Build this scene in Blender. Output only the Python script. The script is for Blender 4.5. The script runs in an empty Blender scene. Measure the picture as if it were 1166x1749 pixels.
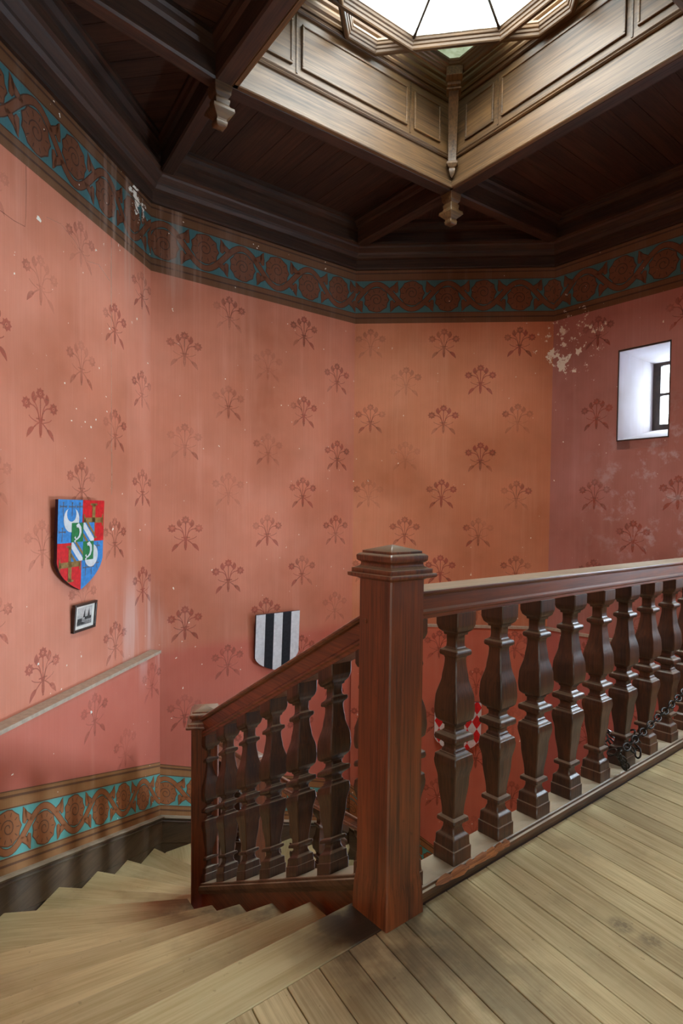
import bpy, bmesh, math, random
from mathutils import Vector, Matrix
random.seed(7)
C = bpy.context.scene.collection
R = math.radians
def V2(x, y): return Vector((x, y))

# ------------------------------------------------------------------ camera, world, exposure
sc = bpy.context.scene
cam_d = bpy.data.cameras.new('camera'); cam = bpy.data.objects.new('camera', cam_d); C.objects.link(cam)
cam.location = (0, 0, 1.4)
cam.rotation_euler = (Matrix.Rotation(R(90 - 1.85), 3, 'X') @ Matrix.Rotation(.0105, 3, 'Z')).to_euler()   # a touch down and a touch rolled
cam_d.shift_y = 30 / 1749
cam_d.sensor_fit = 'VERTICAL'; cam_d.sensor_height = 36.0; cam_d.sensor_width = 24.0
cam_d.lens = 1004 / 1749 * 36; cam_d.clip_start = 0.05
sc.camera = cam
world = bpy.data.worlds.new('overcast_sky'); sc.world = world; world.use_nodes = True
bg = world.node_tree.nodes['Background']
bg.inputs[0].default_value = (0.93, 0.97, 1.0, 1)
# standard overcast sky: the zenith three times as bright as the horizon
_t = world.node_tree; _tc = _t.nodes.new('ShaderNodeTexCoord'); _sx = _t.nodes.new('ShaderNodeSeparateXYZ'); _mr = _t.nodes.new('ShaderNodeMapRange')
_t.links.new(_tc.outputs['Generated'], _sx.inputs[0]); _t.links.new(_sx.outputs['Z'], _mr.inputs[0])
_mr.inputs[3].default_value = 6.0; _mr.inputs[4].default_value = 18.0; _t.links.new(_mr.outputs[0], bg.inputs[1])
sc.view_settings.view_transform = 'Standard'; sc.view_settings.look = 'None'
sc.view_settings.exposure = 0.78; sc.view_settings.gamma = 1.0
sc.view_settings.use_curve_mapping = False
sc.cycles.use_denoising = True
sc.cycles.max_bounces = 10; sc.cycles.diffuse_bounces = 7; sc.cycles.glossy_bounces = 3
sc.cycles.transparent_max_bounces = 12
sc.cycles.caustics_reflective = False; sc.cycles.caustics_refractive = False
sc.cycles.sample_clamp_indirect = 6.0

def area_light(name, loc, target, sx, sy, power, color=(1, 1, 1), portal=False, spread=180):
    l = bpy.data.lights.new(name, 'AREA'); l.shape = 'RECTANGLE'; l.size = sx; l.size_y = sy
    l.energy = power; l.color = color; l.spread = R(spread)
    o = bpy.data.objects.new(name, l); C.objects.link(o); o.location = loc
    d = Vector(target) - Vector(loc); o.rotation_euler = d.to_track_quat('-Z', 'Y').to_euler()
    if portal: l.cycles.is_portal = True
    return o

# ------------------------------------------------------------------ plan of the place (metres, camera stands at x=0, y=0)
D1 = V2(.776, .631); D2 = V2(-.631, .776)          # along the landing balustrade / down the first flight
ROTB = math.atan2(.631, .776)
NP = V2(.176, 2.03); LP = V2(-.760, 3.30); MP = V2(-.66, 4.53); PP = MP + D1 * 1.45
OCT = [V2(-1.948, 2.817), V2(-1.6036, 4.939), V2(.121, 6.273), V2(2.166, 6.131),
       V2(3.50, 4.445), V2(3.285, 2.366), V2(1.5, .98), V2(-.80, 1.10)]
SQ = [V2(-.811, 3.867), V2(.908, 5.122), V2(2.163, 3.403), V2(.444, 2.148)]
G = (SQ[0] + SQ[1] + SQ[2] + SQ[3]) / 4
RISE = .157
Z_CORN, Z_BEAM, Z_PLANK, Z_STAR, Z_TOP = 3.968, 4.15, 4.39, 4.85, 5.06

def line_x(p, d, q, e):
    den = d.x * e.y - d.y * e.x
    w = q - p
    t = (w.x * e.y - w.y * e.x) / den
    return p + d * t
def inset(poly, ds):
    """clockwise or anticlockwise convex polygon moved inwards by ds (one number or one per edge i -> i+1)"""
    n = len(poly); c = sum(poly, V2(0, 0)) / n
    if not isinstance(ds, (list, tuple)): ds = [ds] * n
    L = []
    for i in range(n):
        a, b = poly[i], poly[(i + 1) % n]; t = (b - a).normalized(); nn = V2(-t.y, t.x)
        if nn.dot(c - a) < 0: nn = -nn
        L.append((a + nn * ds[i], t))
    return [line_x(L[i - 1][0], L[i - 1][1], L[i][0], L[i][1]) for i in range(n)]
def clip_half(poly, p, n):
    out = []
    for i in range(len(poly)):
        a, b = poly[i], poly[(i + 1) % len(poly)]
        da, db = (a - p).dot(n), (b - p).dot(n)
        if da >= 0: out.append(a)
        if (da > 0 > db) or (da < 0 < db): out.append(a + (b - a) * (da / (da - db)))
    return out
def clip_convex(poly, cl):
    c = sum(cl, V2(0, 0)) / len(cl)
    for i in range(len(cl)):
        a, b = cl[i], cl[(i + 1) % len(cl)]; t = b - a; n = V2(-t.y, t.x)
        if n.dot(c - a) < 0: n = -n
        if len(poly) < 3: return []
        poly = clip_half(poly, a, n)
    return poly
def area2(p): return sum(p[i].x * p[(i + 1) % len(p)].y - p[(i + 1) % len(p)].x * p[i].y for i in range(len(p))) / 2
def wall_frame(i):
    a, b = OCT[i], OCT[(i + 1) % 8]; t = (b - a).normalized(); n = V2(-t.y, t.x)
    c = V2(.8, 3.64)
    if n.dot(c - a) < 0: n = -n
    return a, t, n, (b - a).length

# ------------------------------------------------------------------ materials
def srgb(r, g, b):
    f = lambda c: (c / 255 / 12.92) if c / 255 <= .04045 else ((c / 255 + .055) / 1.055) ** 2.4
    return (f(r), f(g), f(b), 1)
class NT:
    def __init__(s, name):
        s.m = bpy.data.materials.new(name); s.m.use_nodes = True; s.t = s.m.node_tree
        s.b = s.t.nodes['Principled BSDF']; s.out = s.t.nodes['Material Output']
    def n(s, typ, **kw):
        nd = s.t.nodes.new(typ)
        for k, v in kw.items(): setattr(nd, k, v)
        return nd
    def l(s, a, b): s.t.links.new(a, b)
    def put(s, sock, v):
        if hasattr(v, 'is_linked') or hasattr(v, 'links'): s.l(v, sock)
        else: sock.default_value = v
    def math(s, op, a, b=0.0, clamp=False):
        nd = s.n('ShaderNodeMath', operation=op, use_clamp=clamp); s.put(nd.inputs[0], a); s.put(nd.inputs[1], b); return nd.outputs[0]
    def mix(s, f, a, b, blend='MIX'):
        nd = s.n('ShaderNodeMix', data_type='RGBA', blend_type=blend)
        s.put(nd.inputs[0], f); s.put(nd.inputs[6], a); s.put(nd.inputs[7], b); return nd.outputs[2]
    def noise(s, vec, scale, detail=3, rough=.5, dist=0):
        nd = s.n('ShaderNodeTexNoise'); s.l(vec, nd.inputs['Vector']); nd.inputs['Scale'].default_value = scale
        nd.inputs['Detail'].default_value = detail; nd.inputs['Roughness'].default_value = rough
        nd.inputs['Distortion'].default_value = dist; return nd.outputs[0]
    def scale(s, vec, v):
        nd = s.n('ShaderNodeVectorMath', operation='MULTIPLY'); s.l(vec, nd.inputs[0]); nd.inputs[1].default_value = v; return nd.outputs[0]
    def ramp(s, f, a, b, lo=0.0, hi=1.0):
        nd = s.n('ShaderNodeMapRange', interpolation_type='SMOOTHSTEP'); s.put(nd.inputs[0], f)
        nd.inputs[1].default_value = a; nd.inputs[2].default_value = b; nd.inputs[3].default_value = lo; nd.inputs[4].default_value = hi
        return nd.outputs[0]
    def pos(s): return s.n('ShaderNodeNewGeometry').outputs['Position']
    def sphere(s, p, c, r, soft=.6):
        nd = s.n('ShaderNodeVectorMath', operation='DISTANCE'); s.l(p, nd.inputs[0]); nd.inputs[1].default_value = c
        return s.ramp(nd.outputs['Value'], r * (1 - soft), r, 1, 0)
    def bump(s, h, strength, dist=.01):
        nd = s.n('ShaderNodeBump'); s.l(h, nd.inputs['Height']); nd.inputs['Strength'].default_value = strength
        nd.inputs['Distance'].default_value = dist; s.l(nd.outputs[0], s.b.inputs['Normal'])

def wood(name, dark, light, rough=.45, axis=0, grain=1.0, var=.25, bump=.25, dirt=None, stain=None, spec=.5, knots=False, coat=0, dust=0):
    t = NT(name)
    oi = t.n('ShaderNodeObjectInfo'); tc = t.n('ShaderNodeTexCoord')
    off = t.n('ShaderNodeVectorMath', operation='MULTIPLY_ADD')
    comb = t.n('ShaderNodeCombineXYZ')
    for i in range(3): t.l(t.math('MULTIPLY', oi.outputs['Random'], 37.0 + 11 * i), comb.inputs[i])
    t.l(tc.outputs['Object'], off.inputs[0]); off.inputs[1].default_value = (1, 1, 1); t.l(comb.outputs[0], off.inputs[2])
    v = off.outputs[0]
    def st(a, b): q = [b, b, b]; q[axis] = a; return tuple(q)
    broad = t.noise(t.scale(v, st(.7 * grain, 7 * grain)), 1, 4, .55, 1.2)
    fine = t.noise(t.scale(v, st(3 * grain, 90 * grain)), 1, 3, .6)
    big = t.noise(t.scale(v, st(.9, 2.2)), 1, 3)
    f = t.math('ADD', t.math('MULTIPLY', broad, .5), t.math('MULTIPLY', fine, .5))
    col = t.mix(t.ramp(f, .3, .68), dark, light)
    col = t.mix(t.ramp(big, .42, .7, 0, .35), col, tuple(x * .62 for x in dark[:3]) + (1,))
    hsv = t.n('ShaderNodeHueSaturation'); t.l(col, hsv.inputs['Color'])
    t.l(t.math('ADD', t.math('MULTIPLY', oi.outputs['Random'], var), 1 - var / 2), hsv.inputs['Value'])
    col = hsv.outputs[0]
    if dirt:
        d = t.noise(t.pos(), 2.6, 5, .62)
        col = t.mix(t.ramp(d, .5, .72, 0, dirt[1]), col, dirt[0])
        d2 = t.noise(t.pos(), 38, 2, .5)
        col = t.mix(t.ramp(d2, .70, .76, 0, dirt[1]), col, dirt[0])
    for (c, r, amt, sc_) in (stain or ()):
        p = t.pos(); nz = t.noise(p, sc_, 4, .6)
        m = t.math('MULTIPLY', t.sphere(p, c, r, .75), t.ramp(nz, .32, .58, .25, 1))
        col = t.mix(t.math('MULTIPLY', m, amt), col, srgb(42, 32, 28))
    if dust:        # pale upward faces: partly dusty, partly skylight painted into the colour
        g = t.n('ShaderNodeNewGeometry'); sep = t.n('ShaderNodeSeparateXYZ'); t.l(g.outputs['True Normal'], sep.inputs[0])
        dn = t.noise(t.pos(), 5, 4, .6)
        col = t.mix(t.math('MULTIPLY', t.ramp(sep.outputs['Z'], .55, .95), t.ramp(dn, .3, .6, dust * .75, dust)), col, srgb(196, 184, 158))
    t.l(col, t.b.inputs['Base Color'])
    t.l(t.ramp(f, .2, .8, rough + .1, rough - .06), t.b.inputs['Roughness'])
    t.b.inputs['Specular IOR Level'].default_value = spec
    if coat: t.b.inputs['Coat Weight'].default_value = coat; t.b.inputs['Coat Roughness'].default_value = .25
    t.bump(f, bump, .004)
    return t.m

def painted(name, col, wear=None, decal=False, chips=True, spread=.16):
    """old distemper on plaster; wear = how far the paint of a stencil has gone"""
    t = NT(name); p = t.pos()
    big = t.noise(p, .75, 4, .55); mid = t.noise(p, 2.4, 5, .6)
    streak = t.noise(t.scale(p, (7, 7, .45)), 1, 4, .6); cloth = t.noise(t.scale(p, (95, 95, 2)), 1, 2, .5)
    c = Vector(col[:3])
    dark = (c[0] * .70, c[1] * .64, c[2] * .58, 1); pale = (min(1, c[0] * 1.12 + .03), c[1] * 1.18 + .03, c[2] * 1.25 + .03, 1)
    cc = t.mix(t.ramp(big, .32, .68), dark, pale)
    cc = t.mix(t.ramp(mid, .35, .7, 0, .5), cc, col)
    cc = t.mix(t.ramp(streak, .5, .78, 0, .38), cc, (min(1, c[0] * 1.1 + .06), c[1] * 1.25 + .07, c[2] * 1.3 + .08, 1))
    cc = t.mix(t.ramp(cloth, .3, .75, 0, .16), cc, dark)
    sep = t.n('ShaderNodeSeparateXYZ'); t.l(p, sep.inputs[0])
    if not decal:   # the dado below the ledge was painted redder
        low = t.ramp(sep.outputs['Z'], .12, .26, 1, 0)
        cc = t.mix(t.math('MULTIPLY', low, .5), cc, srgb(184, 84, 74))
    # damp bloom low on the right-hand wall and old water marks by the left corner
    bl = t.math('MULTIPLY', t.sphere(p, (2.95, 5.2, 1.55), 1.05, .7), t.ramp(t.noise(p, 7, 4, .65), .52, .68))
    cc = t.mix(t.math('MULTIPLY', bl, .55), cc, srgb(205, 190, 190))
    wm = t.math('MULTIPLY', t.sphere(p, (-1.55, 4.75, 3.6), .75, .8), t.ramp(streak, .5, .68))
    cc = t.mix(t.math('MULTIPLY', wm, .6), cc, srgb(200, 170, 150))
    wm2 = t.math('MULTIPLY', t.sphere(p, (-1.5, 4.7, .45), .6, .8), t.ramp(streak, .42, .62))
    cc = t.mix(t.math('MULTIPLY', wm2, .5), cc, srgb(215, 190, 180))
    if chips:
        ch = t.noise(p, 9.5, 6, .68)
        a = t.math('MULTIPLY', t.sphere(p, (2.33, 6.0, 3.10), .62, .75), .17)
        a = t.math('ADD', a, t.math('MULTIPLY', t.sphere(p, (-1.62, 4.72, 3.86), .42, .8), .17))
        k = t.ramp(t.math('ADD', ch, a), .725, .74)
        sp = t.ramp(t.noise(p, 23, 2, .5), .755, .765)
        k = t.math('MAXIMUM', k, sp)
        cc = t.mix(k, cc, srgb(240, 234, 218))
    t.l(cc, t.b.inputs['Base Color']); t.b.inputs['Roughness'].default_value = .78
    t.b.inputs['Specular IOR Level'].default_value = .25
    t.bump(t.math('ADD', t.math('MULTIPLY', mid, .6), t.math('MULTIPLY', cloth, .25)), .22, .01)
    if wear is not None:
        tr = t.n('ShaderNodeBsdfTransparent'); ms = t.n('ShaderNodeMixShader')
        w = t.ramp(t.noise(p, 1.15, 3, .5), .38, .64, wear[0], wear[1])
        w = t.math('MULTIPLY', w, t.ramp(t.noise(p, 30, 3, .6), .3, .5, .55, 1))
        t.l(w, ms.inputs[0]); t.l(tr.outputs[0], ms.inputs[1]); t.l(t.b.outputs[0], ms.inputs[2]); t.l(ms.outputs[0], t.out.inputs['Surface'])
    return t.m

def plain(name, col, rough=.5, spec=.4, metal=0, var=.12, scale=18, bump=.1):
    t = NT(name); tc = t.n('ShaderNodeTexCoord'); nz = t.noise(tc.outputs['Object'], scale, 4, .6)
    d = tuple(x * (1 - 2.2 * var) for x in col[:3]) + (1,); h = tuple(min(1, x * (1 + var)) for x in col[:3]) + (1,)
    t.l(t.mix(t.ramp(nz, .3, .7), d, h), t.b.inputs['Base Color'])
    t.b.inputs['Roughness'].default_value = rough; t.b.inputs['Specular IOR Level'].default_value = spec; t.b.inputs['Metallic'].default_value = metal
    if bump: t.bump(nz, bump, .003)
    return t.m

def glass(name, dirt, col):
    t = NT(name); p = t.pos(); nz = t.noise(p, 9, 6, .7); nf = t.noise(p, 46, 4, .7)
    tr = t.n('ShaderNodeBsdfTransparent'); tr.inputs[0].default_value = (.93, .96, .95, 1)
    tl = t.n('ShaderNodeBsdfTranslucent'); tl.inputs[0].default_value = col
    gl = t.n('ShaderNodeBsdfGlossy'); gl.inputs['Roughness'].default_value = .05
    m1 = t.n('ShaderNodeMixShader'); m2 = t.n('ShaderNodeMixShader')
    f = t.math('ADD', t.ramp(nz, .35, .75, dirt[0], dirt[1]), t.ramp(nf, .55, .75, 0, dirt[2]), True)
    t.l(f, m1.inputs[0]); t.l(tr.outputs[0], m1.inputs[1]); t.l(tl.outputs[0], m1.inputs[2])
    m2.inputs[0].default_value = .04; t.l(m1.outputs[0], m2.inputs[1]); t.l(gl.outputs[0], m2.inputs[2])
    t.l(m2.outputs[0], t.out.inputs['Surface']); return t.m

M = {}
M['floor'] = wood('pale_worn_oak_floor', srgb(170, 150, 106), srgb(214, 199, 154), .5, 0, 1.35, .20, .3, (srgb(96, 76, 52), .35),
                  [((.12, 1.92, 0), .5, .6, 5), ((.40, 1.72, 0), .42, .35, 9), ((.965, 1.955, 0), .055, .55, 60), ((1.03, 1.885, 0), .05, .5, 60), ((.52, 1.40, 0), .06, .6, 12)])
M['tread'] = wood('pale_worn_oak_treads', srgb(188, 170, 120), srgb(216, 202, 154), .52, 0, 1.35, .40, .3, (srgb(112, 90, 60), .3),
                  [((.12, 1.98, 0), .38, .95, 4), ((-.20, 2.45, -.25), .34, .75, 6), ((-.45, 2.8, -.5), .38, .75, 6), ((-.70, 3.05, -.75), .40, .8, 6)])
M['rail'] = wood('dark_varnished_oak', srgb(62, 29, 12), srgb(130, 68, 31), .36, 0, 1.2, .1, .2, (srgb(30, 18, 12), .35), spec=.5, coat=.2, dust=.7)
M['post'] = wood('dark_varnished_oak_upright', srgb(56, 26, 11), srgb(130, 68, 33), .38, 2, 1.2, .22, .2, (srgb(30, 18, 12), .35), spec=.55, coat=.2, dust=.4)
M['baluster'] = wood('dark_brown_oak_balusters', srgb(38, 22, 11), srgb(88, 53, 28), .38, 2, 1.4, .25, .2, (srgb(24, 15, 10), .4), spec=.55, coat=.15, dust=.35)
M['ceil'] = wood('dark_ceiling_oak', srgb(34, 21, 13), srgb(72, 46, 29), .55, 0, 1, .25, .25, (srgb(24, 15, 10), .4))
M['panel'] = wood('honey_walnut_panelling', srgb(60, 40, 22), srgb(118, 86, 51), .48, 0, .8, .14, .2, (srgb(70, 52, 34), .35))
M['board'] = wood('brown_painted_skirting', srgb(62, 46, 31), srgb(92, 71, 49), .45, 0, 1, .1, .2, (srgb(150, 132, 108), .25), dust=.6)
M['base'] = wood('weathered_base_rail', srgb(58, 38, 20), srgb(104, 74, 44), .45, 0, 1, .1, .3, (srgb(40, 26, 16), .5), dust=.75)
M['wall'] = painted('salmon_distemper', srgb(200, 125, 97))
M['wall_orange'] = painted('orange_distemper', srgb(202, 130, 94))
M['wall_mauve'] = painted('mauve_brown_distemper', srgb(180, 118, 106))
M['motif'] = painted('faded_red_stencil', srgb(188, 100, 78), (.12, .74), True, False)
M['fr_brown'] = painted('ochre_brown_frieze_paint', srgb(160, 112, 64), None, True)
M['fr_dark'] = painted('umber_line_paint', srgb(108, 70, 40), None, True, False)
M['fr_teal'] = painted('teal_frieze_paint', srgb(96, 168, 158), None, True)
M['fu_brown'] = painted('smoky_brown_frieze_paint', srgb(112, 76, 46), None, True)  # upper frieze: shade under the ceiling painted in, darker copies of the lower paints
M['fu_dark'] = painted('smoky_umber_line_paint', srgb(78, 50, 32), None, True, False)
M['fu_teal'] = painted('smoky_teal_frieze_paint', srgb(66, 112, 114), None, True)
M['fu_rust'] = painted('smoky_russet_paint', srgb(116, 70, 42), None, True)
M['fr_rust'] = painted('russet_rosette_paint', srgb(160, 98, 52), None, True)
M['plaster'] = painted('lime_plaster', srgb(198, 192, 200), None, True, False)
M['hall'] = plain('pale_hall_plaster', srgb(206, 190, 170), .8, .2)
M['white'] = plain('chipped_white_paint', srgb(178, 162, 142), .6, .3, 0, .07, 30)
M['glass'] = glass('sky_glass', (.03, .18, .35), (.8, .85, .8, 1))
M['glass_dirty'] = glass('mossy_roof_glass', (.90, .985, .12), (.085, .092, .06, 1))
M['iron'] = plain('rusty_black_iron', srgb(62, 58, 54), .45, .5, .8, .25, 60, .2)
M['sh_blue'] = plain('blue_shield_paint', srgb(52, 132, 200), .45, .4, 0, .1, 40)
M['sh_red'] = plain('red_shield_paint', srgb(205, 24, 30), .45, .4, 0, .1, 40)
M['sh_green'] = plain('green_shield_paint', srgb(24, 118, 62), .45, .4, 0, .1, 40)
M['sh_white'] = plain('silver_white_paint', srgb(208, 212, 214), .45, .4, 0, .06, 30)
M['sh_gold'] = plain('old_gold_paint', srgb(150, 120, 66), .4, .5, .2, .15, 50)
M['sh_black'] = plain('black_shield_paint', srgb(26, 27, 32), .6, .2, 0, .2, 40)
M['sh_grey'] = plain('grey_blue_line_paint', srgb(92, 96, 108), .5, .4, 0, .1, 40)
M['sh_edge'] = plain('dark_shield_edge', srgb(58, 36, 52), .6, .3)
M['frame'] = plain('brown_black_frame', srgb(58, 42, 32), .35, .5, 0, .2, 25)
M['mat'] = plain('cream_mount', srgb(226, 224, 214), .7, .2, 0, .04)
M['ink'] = plain('dark_print_ink', srgb(70, 68, 66), .7, .2, 0, .3, 90)
def print_mat():
    t = NT('grey_engraving'); tc = t.n('ShaderNodeTexCoord'); o = tc.outputs['Object']
    nz = t.noise(o, 55, 6, .7); sep = t.n('ShaderNodeSeparateXYZ'); t.l(o, sep.inputs[0])
    f = t.math('ADD', t.ramp(sep.outputs['Z'], -.05, .03, .75, .1), t.math('MULTIPLY', t.math('SUBTRACT', nz, .5), 1.3), True)
    t.l(t.mix(f, srgb(196, 194, 188), srgb(70, 68, 66)), t.b.inputs['Base Color']); t.b.inputs['Roughness'].default_value = .6
    return t.m
M['print'] = print_mat()

# ------------------------------------------------------------------ mesh helpers
class MB:
    def __init__(s): s.v, s.f, s.sm = [], [], []
    def face(s, pts, smooth=False):
        i = len(s.v); s.v += [tuple(p) for p in pts]; s.f.append(list(range(i, i + len(pts)))); s.sm.append(smooth)
    def box(s, x0, x1, y0, y1, z0, z1, sh=0.0):
        P = [(x, y, z + sh * x) for z in (z0, z1) for (x, y) in ((x0, y0), (x1, y0), (x1, y1), (x0, y1))]
        i = len(s.v); s.v += P
        for f in ((3, 2, 1, 0), (4, 5, 6, 7), (0, 1, 5, 4), (1, 2, 6, 5), (2, 3, 7, 6), (3, 0, 4, 7)):
            s.f.append([i + k for k in f]); s.sm.append(False)
        return s
    def prism(s, poly, z0, z1):
        """z0, z1: numbers or functions of a plan point"""
        if area2(poly) < 0: poly = poly[::-1]
        a = (lambda p: z0) if not callable(z0) else z0
        b = (lambda p: z1) if not callable(z1) else z1
        n = len(poly); i = len(s.v)
        s.v += [(p.x, p.y, a(p)) for p in poly] + [(p.x, p.y, b(p)) for p in poly]
        s.f.append([i + k for k in range(n)][::-1]); s.f.append([i + n + k for k in range(n)]); s.sm += [False, False]
        for k in range(n):
            s.f.append([i + k, i + (k + 1) % n, i + n + (k + 1) % n, i + n + k]); s.sm.append(False)
        return s
    def loft(s, rings, close=True, caps=True, smooth=False):
        n = len(rings[0]); i = len(s.v)
        for r in rings: s.v += [tuple(p) for p in r]
        for k in range(len(rings) - 1):
            for j in range(n if close else n - 1):
                j2 = (j + 1) % n
                s.f.append([i + k * n + j, i + k * n + j2, i + (k + 1) * n + j2, i + (k + 1) * n + j]); s.sm.append(smooth)
        if caps:
            s.f.append([i + j for j in range(n)][::-1]); s.f.append([i + (len(rings) - 1) * n + j for j in range(n)]); s.sm += [False, False]
        return s
    def tube(s, pts, r, n=8, closed=False):
        pts = [Vector(p) for p in pts]; rings = []
        m = len(pts)
        for k, p in enumerate(pts):
            d = (pts[(k + 1) % m] - pts[k - 1]) if closed else (pts[min(k + 1, m - 1)] - pts[max(k - 1, 0)])
            d.normalize(); a = d.orthogonal().normalized() if k == 0 else (a - d * a.dot(d)).normalized()
            b = d.cross(a); rings.append([p + a * (r * math.cos(2 * math.pi * j / n)) + b * (r * math.sin(2 * math.pi * j / n)) for j in range(n)])
        if closed: rings.append(rings[0])
        return s.loft(rings, True, not closed, True)
    def build(s, name, mat, parent=None, loc=(0, 0, 0), rot=0.0, bevel=0, mw=None):
        me = bpy.data.meshes.new(name); me.from_pydata(s.v, [], s.f); me.update()
        for p, sm in zip(me.polygons, s.sm): p.use_smooth = sm
        bm = bmesh.new(); bm.from_mesh(me); bmesh.ops.recalc_face_normals(bm, faces=bm.faces); bm.to_mesh(me); bm.free()
        me.materials.append(mat)
        return link(name, me, parent, loc, rot, bevel, mw)
def link(name, me, parent=None, loc=(0, 0, 0), rot=0.0, bevel=0, mw=None):
    o = bpy.data.objects.new(name, me); C.objects.link(o)
    W = mw if mw is not None else Matrix.Translation(Vector(loc)) @ Matrix.Rotation(rot, 4, 'Z')
    if parent is not None:
        o.parent = parent; o.matrix_local = PW[parent.name].inverted() @ W
    else: o.matrix_world = W
    PW[o.name] = W
    if bevel:
        b = o.modifiers.new('bevel', 'BEVEL'); b.width = bevel; b.segments = 2; b.limit_method = 'ANGLE'; b.angle_limit = R(50)
    return o
PW = {}
def empty(name, loc=(0, 0, 0), rot=0.0):
    o = bpy.data.objects.new(name, None); C.objects.link(o); o.empty_display_size = .1
    W = Matrix.Translation(Vector(loc)) @ Matrix.Rotation(rot, 4, 'Z'); o.matrix_world = W; PW[o.name] = W
    return o
def thing(name, label, cat, loc=(0, 0, 0), rot=0.0, group=None):
    o = empty(name, loc, rot); return tag(o, label, cat, group)
def tag(o, label, cat, group=None):
    o['label'] = label; o['category'] = cat
    if group: o['group'] = group
    return o
def struct(o, label=None):
    o['kind'] = 'structure'
    if label: o['label'] = label
    return o
def V3(p, z): return (p.x, p.y, z)
def ang(d): return math.atan2(d.y, d.x)
def loc_poly(poly, o, a):
    c, s_ = math.cos(-a), math.sin(-a)
    return [V2((p.x - o.x) * c - (p.y - o.y) * s_, (p.x - o.x) * s_ + (p.y - o.y) * c) for p in poly]

def square_turned(prof, cham=.004, shear=0.0):
    """a baluster or post of square section: prof = [(z, half width)], each face a strip of its own so that the arrises stay crisp"""
    mb = MB()
    for q in range(4):
        ca, sa = math.cos(q * math.pi / 2), math.sin(q * math.pi / 2)
        rot = lambda x, y: (x * ca - y * sa, x * sa + y * ca)
        main, ch = [], []
        for z, w in prof:
            c = min(cham, w * .3)
            a, b = rot(w, -w + c), rot(w, w - c); d = rot(w - c, w)
            main.append([(a[0], a[1], z + shear * a[0]), (b[0], b[1], z + shear * b[0])])
            ch.append([(b[0], b[1], z + shear * b[0]), (d[0], d[1], z + shear * d[0])])
        mb.loft(main, False, False, True); mb.loft(ch, False, False, True)
    for z, w, up in ((prof[0][0], prof[0][1], False), (prof[-1][0], prof[-1][1], True)):
        pts = [(-w, -w), (w, -w), (w, w), (-w, w)]
        mb.face([(x, y, z + shear * x) for x, y in (pts if up else pts[::-1])])
    return mb
def curve_prof(keys, step=6):
    """smooth (cosine) run between keys (z, w, kind); kind 's' = straight edge, 'c' = eased curve"""
    out = [(keys[0][0], keys[0][1])]
    for (z0, w0, _), (z1, w1, k) in zip(keys, keys[1:]):
        if k == 's': out.append((z1, w1)); continue
        for i in range(1, step + 1):
            f = i / step
            if k == 'c': g = (1 - math.cos(math.pi * f)) / 2
            elif k == 'o': g = math.sin(f * math.pi / 2)           # quick then slow
            else: g = 1 - math.cos(f * math.pi / 2)                # slow then quick
            out.append((z0 + (z1 - z0) * f, w0 + (w1 - w0) * g))
    return out
def ring_bead(z, w0, w1, h): return [(z, w0, 's'), (z + h * .2, w1 * .96, 's'), (z + h * .5, w1, 'o'), (z + h * .8, w1 * .96, 's'), (z + h, w0, 's')]
# outline of the double-vase balusters, bottom (0) to top (.94)
BK = [(0, .0525, 's'), (.05, .0525, 's'), (.052, .049, 's'), (.085, .047, 'o'), (.105, .032, 'c'), (.118, .0275, 's'), (.135, .0275, 's')] \
   + ring_bead(.137, .030, .045, .026) \
   + [(.166, .031, 's'), (.30, .044, 'c'), (.375, .0555, 'c'), (.395, .053, 'o'), (.408, .040, 'c'), (.409, .035, 's'), (.416, .034, 's'), (.426, .0285, 'c'), (.438, .029, 's'), (.446, .036, 's')] \
   + ring_bead(.447, .038, .0555, .036) \
   + [(.485, .034, 's'), (.494, .0285, 'c'), (.506, .0285, 's'), (.513, .034, 'c'), (.520, .035, 's'), (.521, .040, 's'), (.538, .0535, 'o'), (.57, .0568, 'o'), (.605, .055, 'c'), (.70, .037, 'c'), (.762, .0305, 'o'), (.768, .0325, 's')] \
   + ring_bead(.770, .033, .0455, .030) \
   + [(.806, .0275, 's'), (.822, .0260, 'o'), (.850, .0265, 's'), (.852, .034, 's'), (.860, .035, 's'), (.878, .05, 'o'), (.895, .0545, 'o'), (.94, .0545, 's')]
BPROF = curve_prof(BK)

# ------------------------------------------------------------------ walls
Z_LOW = -3.1
def wall_quadset(i, thick, z0, z1, holes=()):
    a, t, n, L = wall_frame(i); mb = MB()
    e0, e1 = (0 if i == 7 else .35), (0 if i == 5 else .35)
    if i == 7: e0 = 0.0
    def slab(s0, s1, za, zb):
        P = [a + t * s0, a + t * s1, a + t * s1 - n * thick, a + t * s0 - n * thick]; mb.prism(P, za, zb)
    x = -e0
    for h0, h1, hz0, hz1 in holes or ():
        slab(x, h0, z0, z1); slab(h0, h1, z0, hz0); slab(h0, h1, hz1, z1); x = h1
    slab(x, L + e1, z0, z1)
    return mb
WALLS = {}
for i, nm, mt, th, hole in ((0, 'wall_left', 'wall', .4, None), (1, 'wall_back_left', 'wall', .4, None), (2, 'wall_back', 'wall_orange', .4, None),
                      (3, 'wall_right', 'wall_mauve', .78, ((.695, 1.151, 2.09, 2.925), (1.32, 1.86, -1.0, .1))), (4, 'wall_far_right', 'wall', .65, ((.75, 1.4, 1.1, 2.7),)),
                      (5, 'wall_near_right', 'wall', .3, None), (7, 'wall_near_left', 'wall', .3, None)):
    WALLS[i] = struct(wall_quadset(i, th, Z_LOW, 4.45, hole).build(nm, M[mt]))

WALLS[6] = struct(wall_quadset(6, .3, Z_LOW, -.322).build('wall_under_landing', M['wall']))
def on_wall(i, s, z, off):
    a, t, n, L = wall_frame(i); p = a + t * s + n * off; return (p.x, p.y, z)
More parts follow.
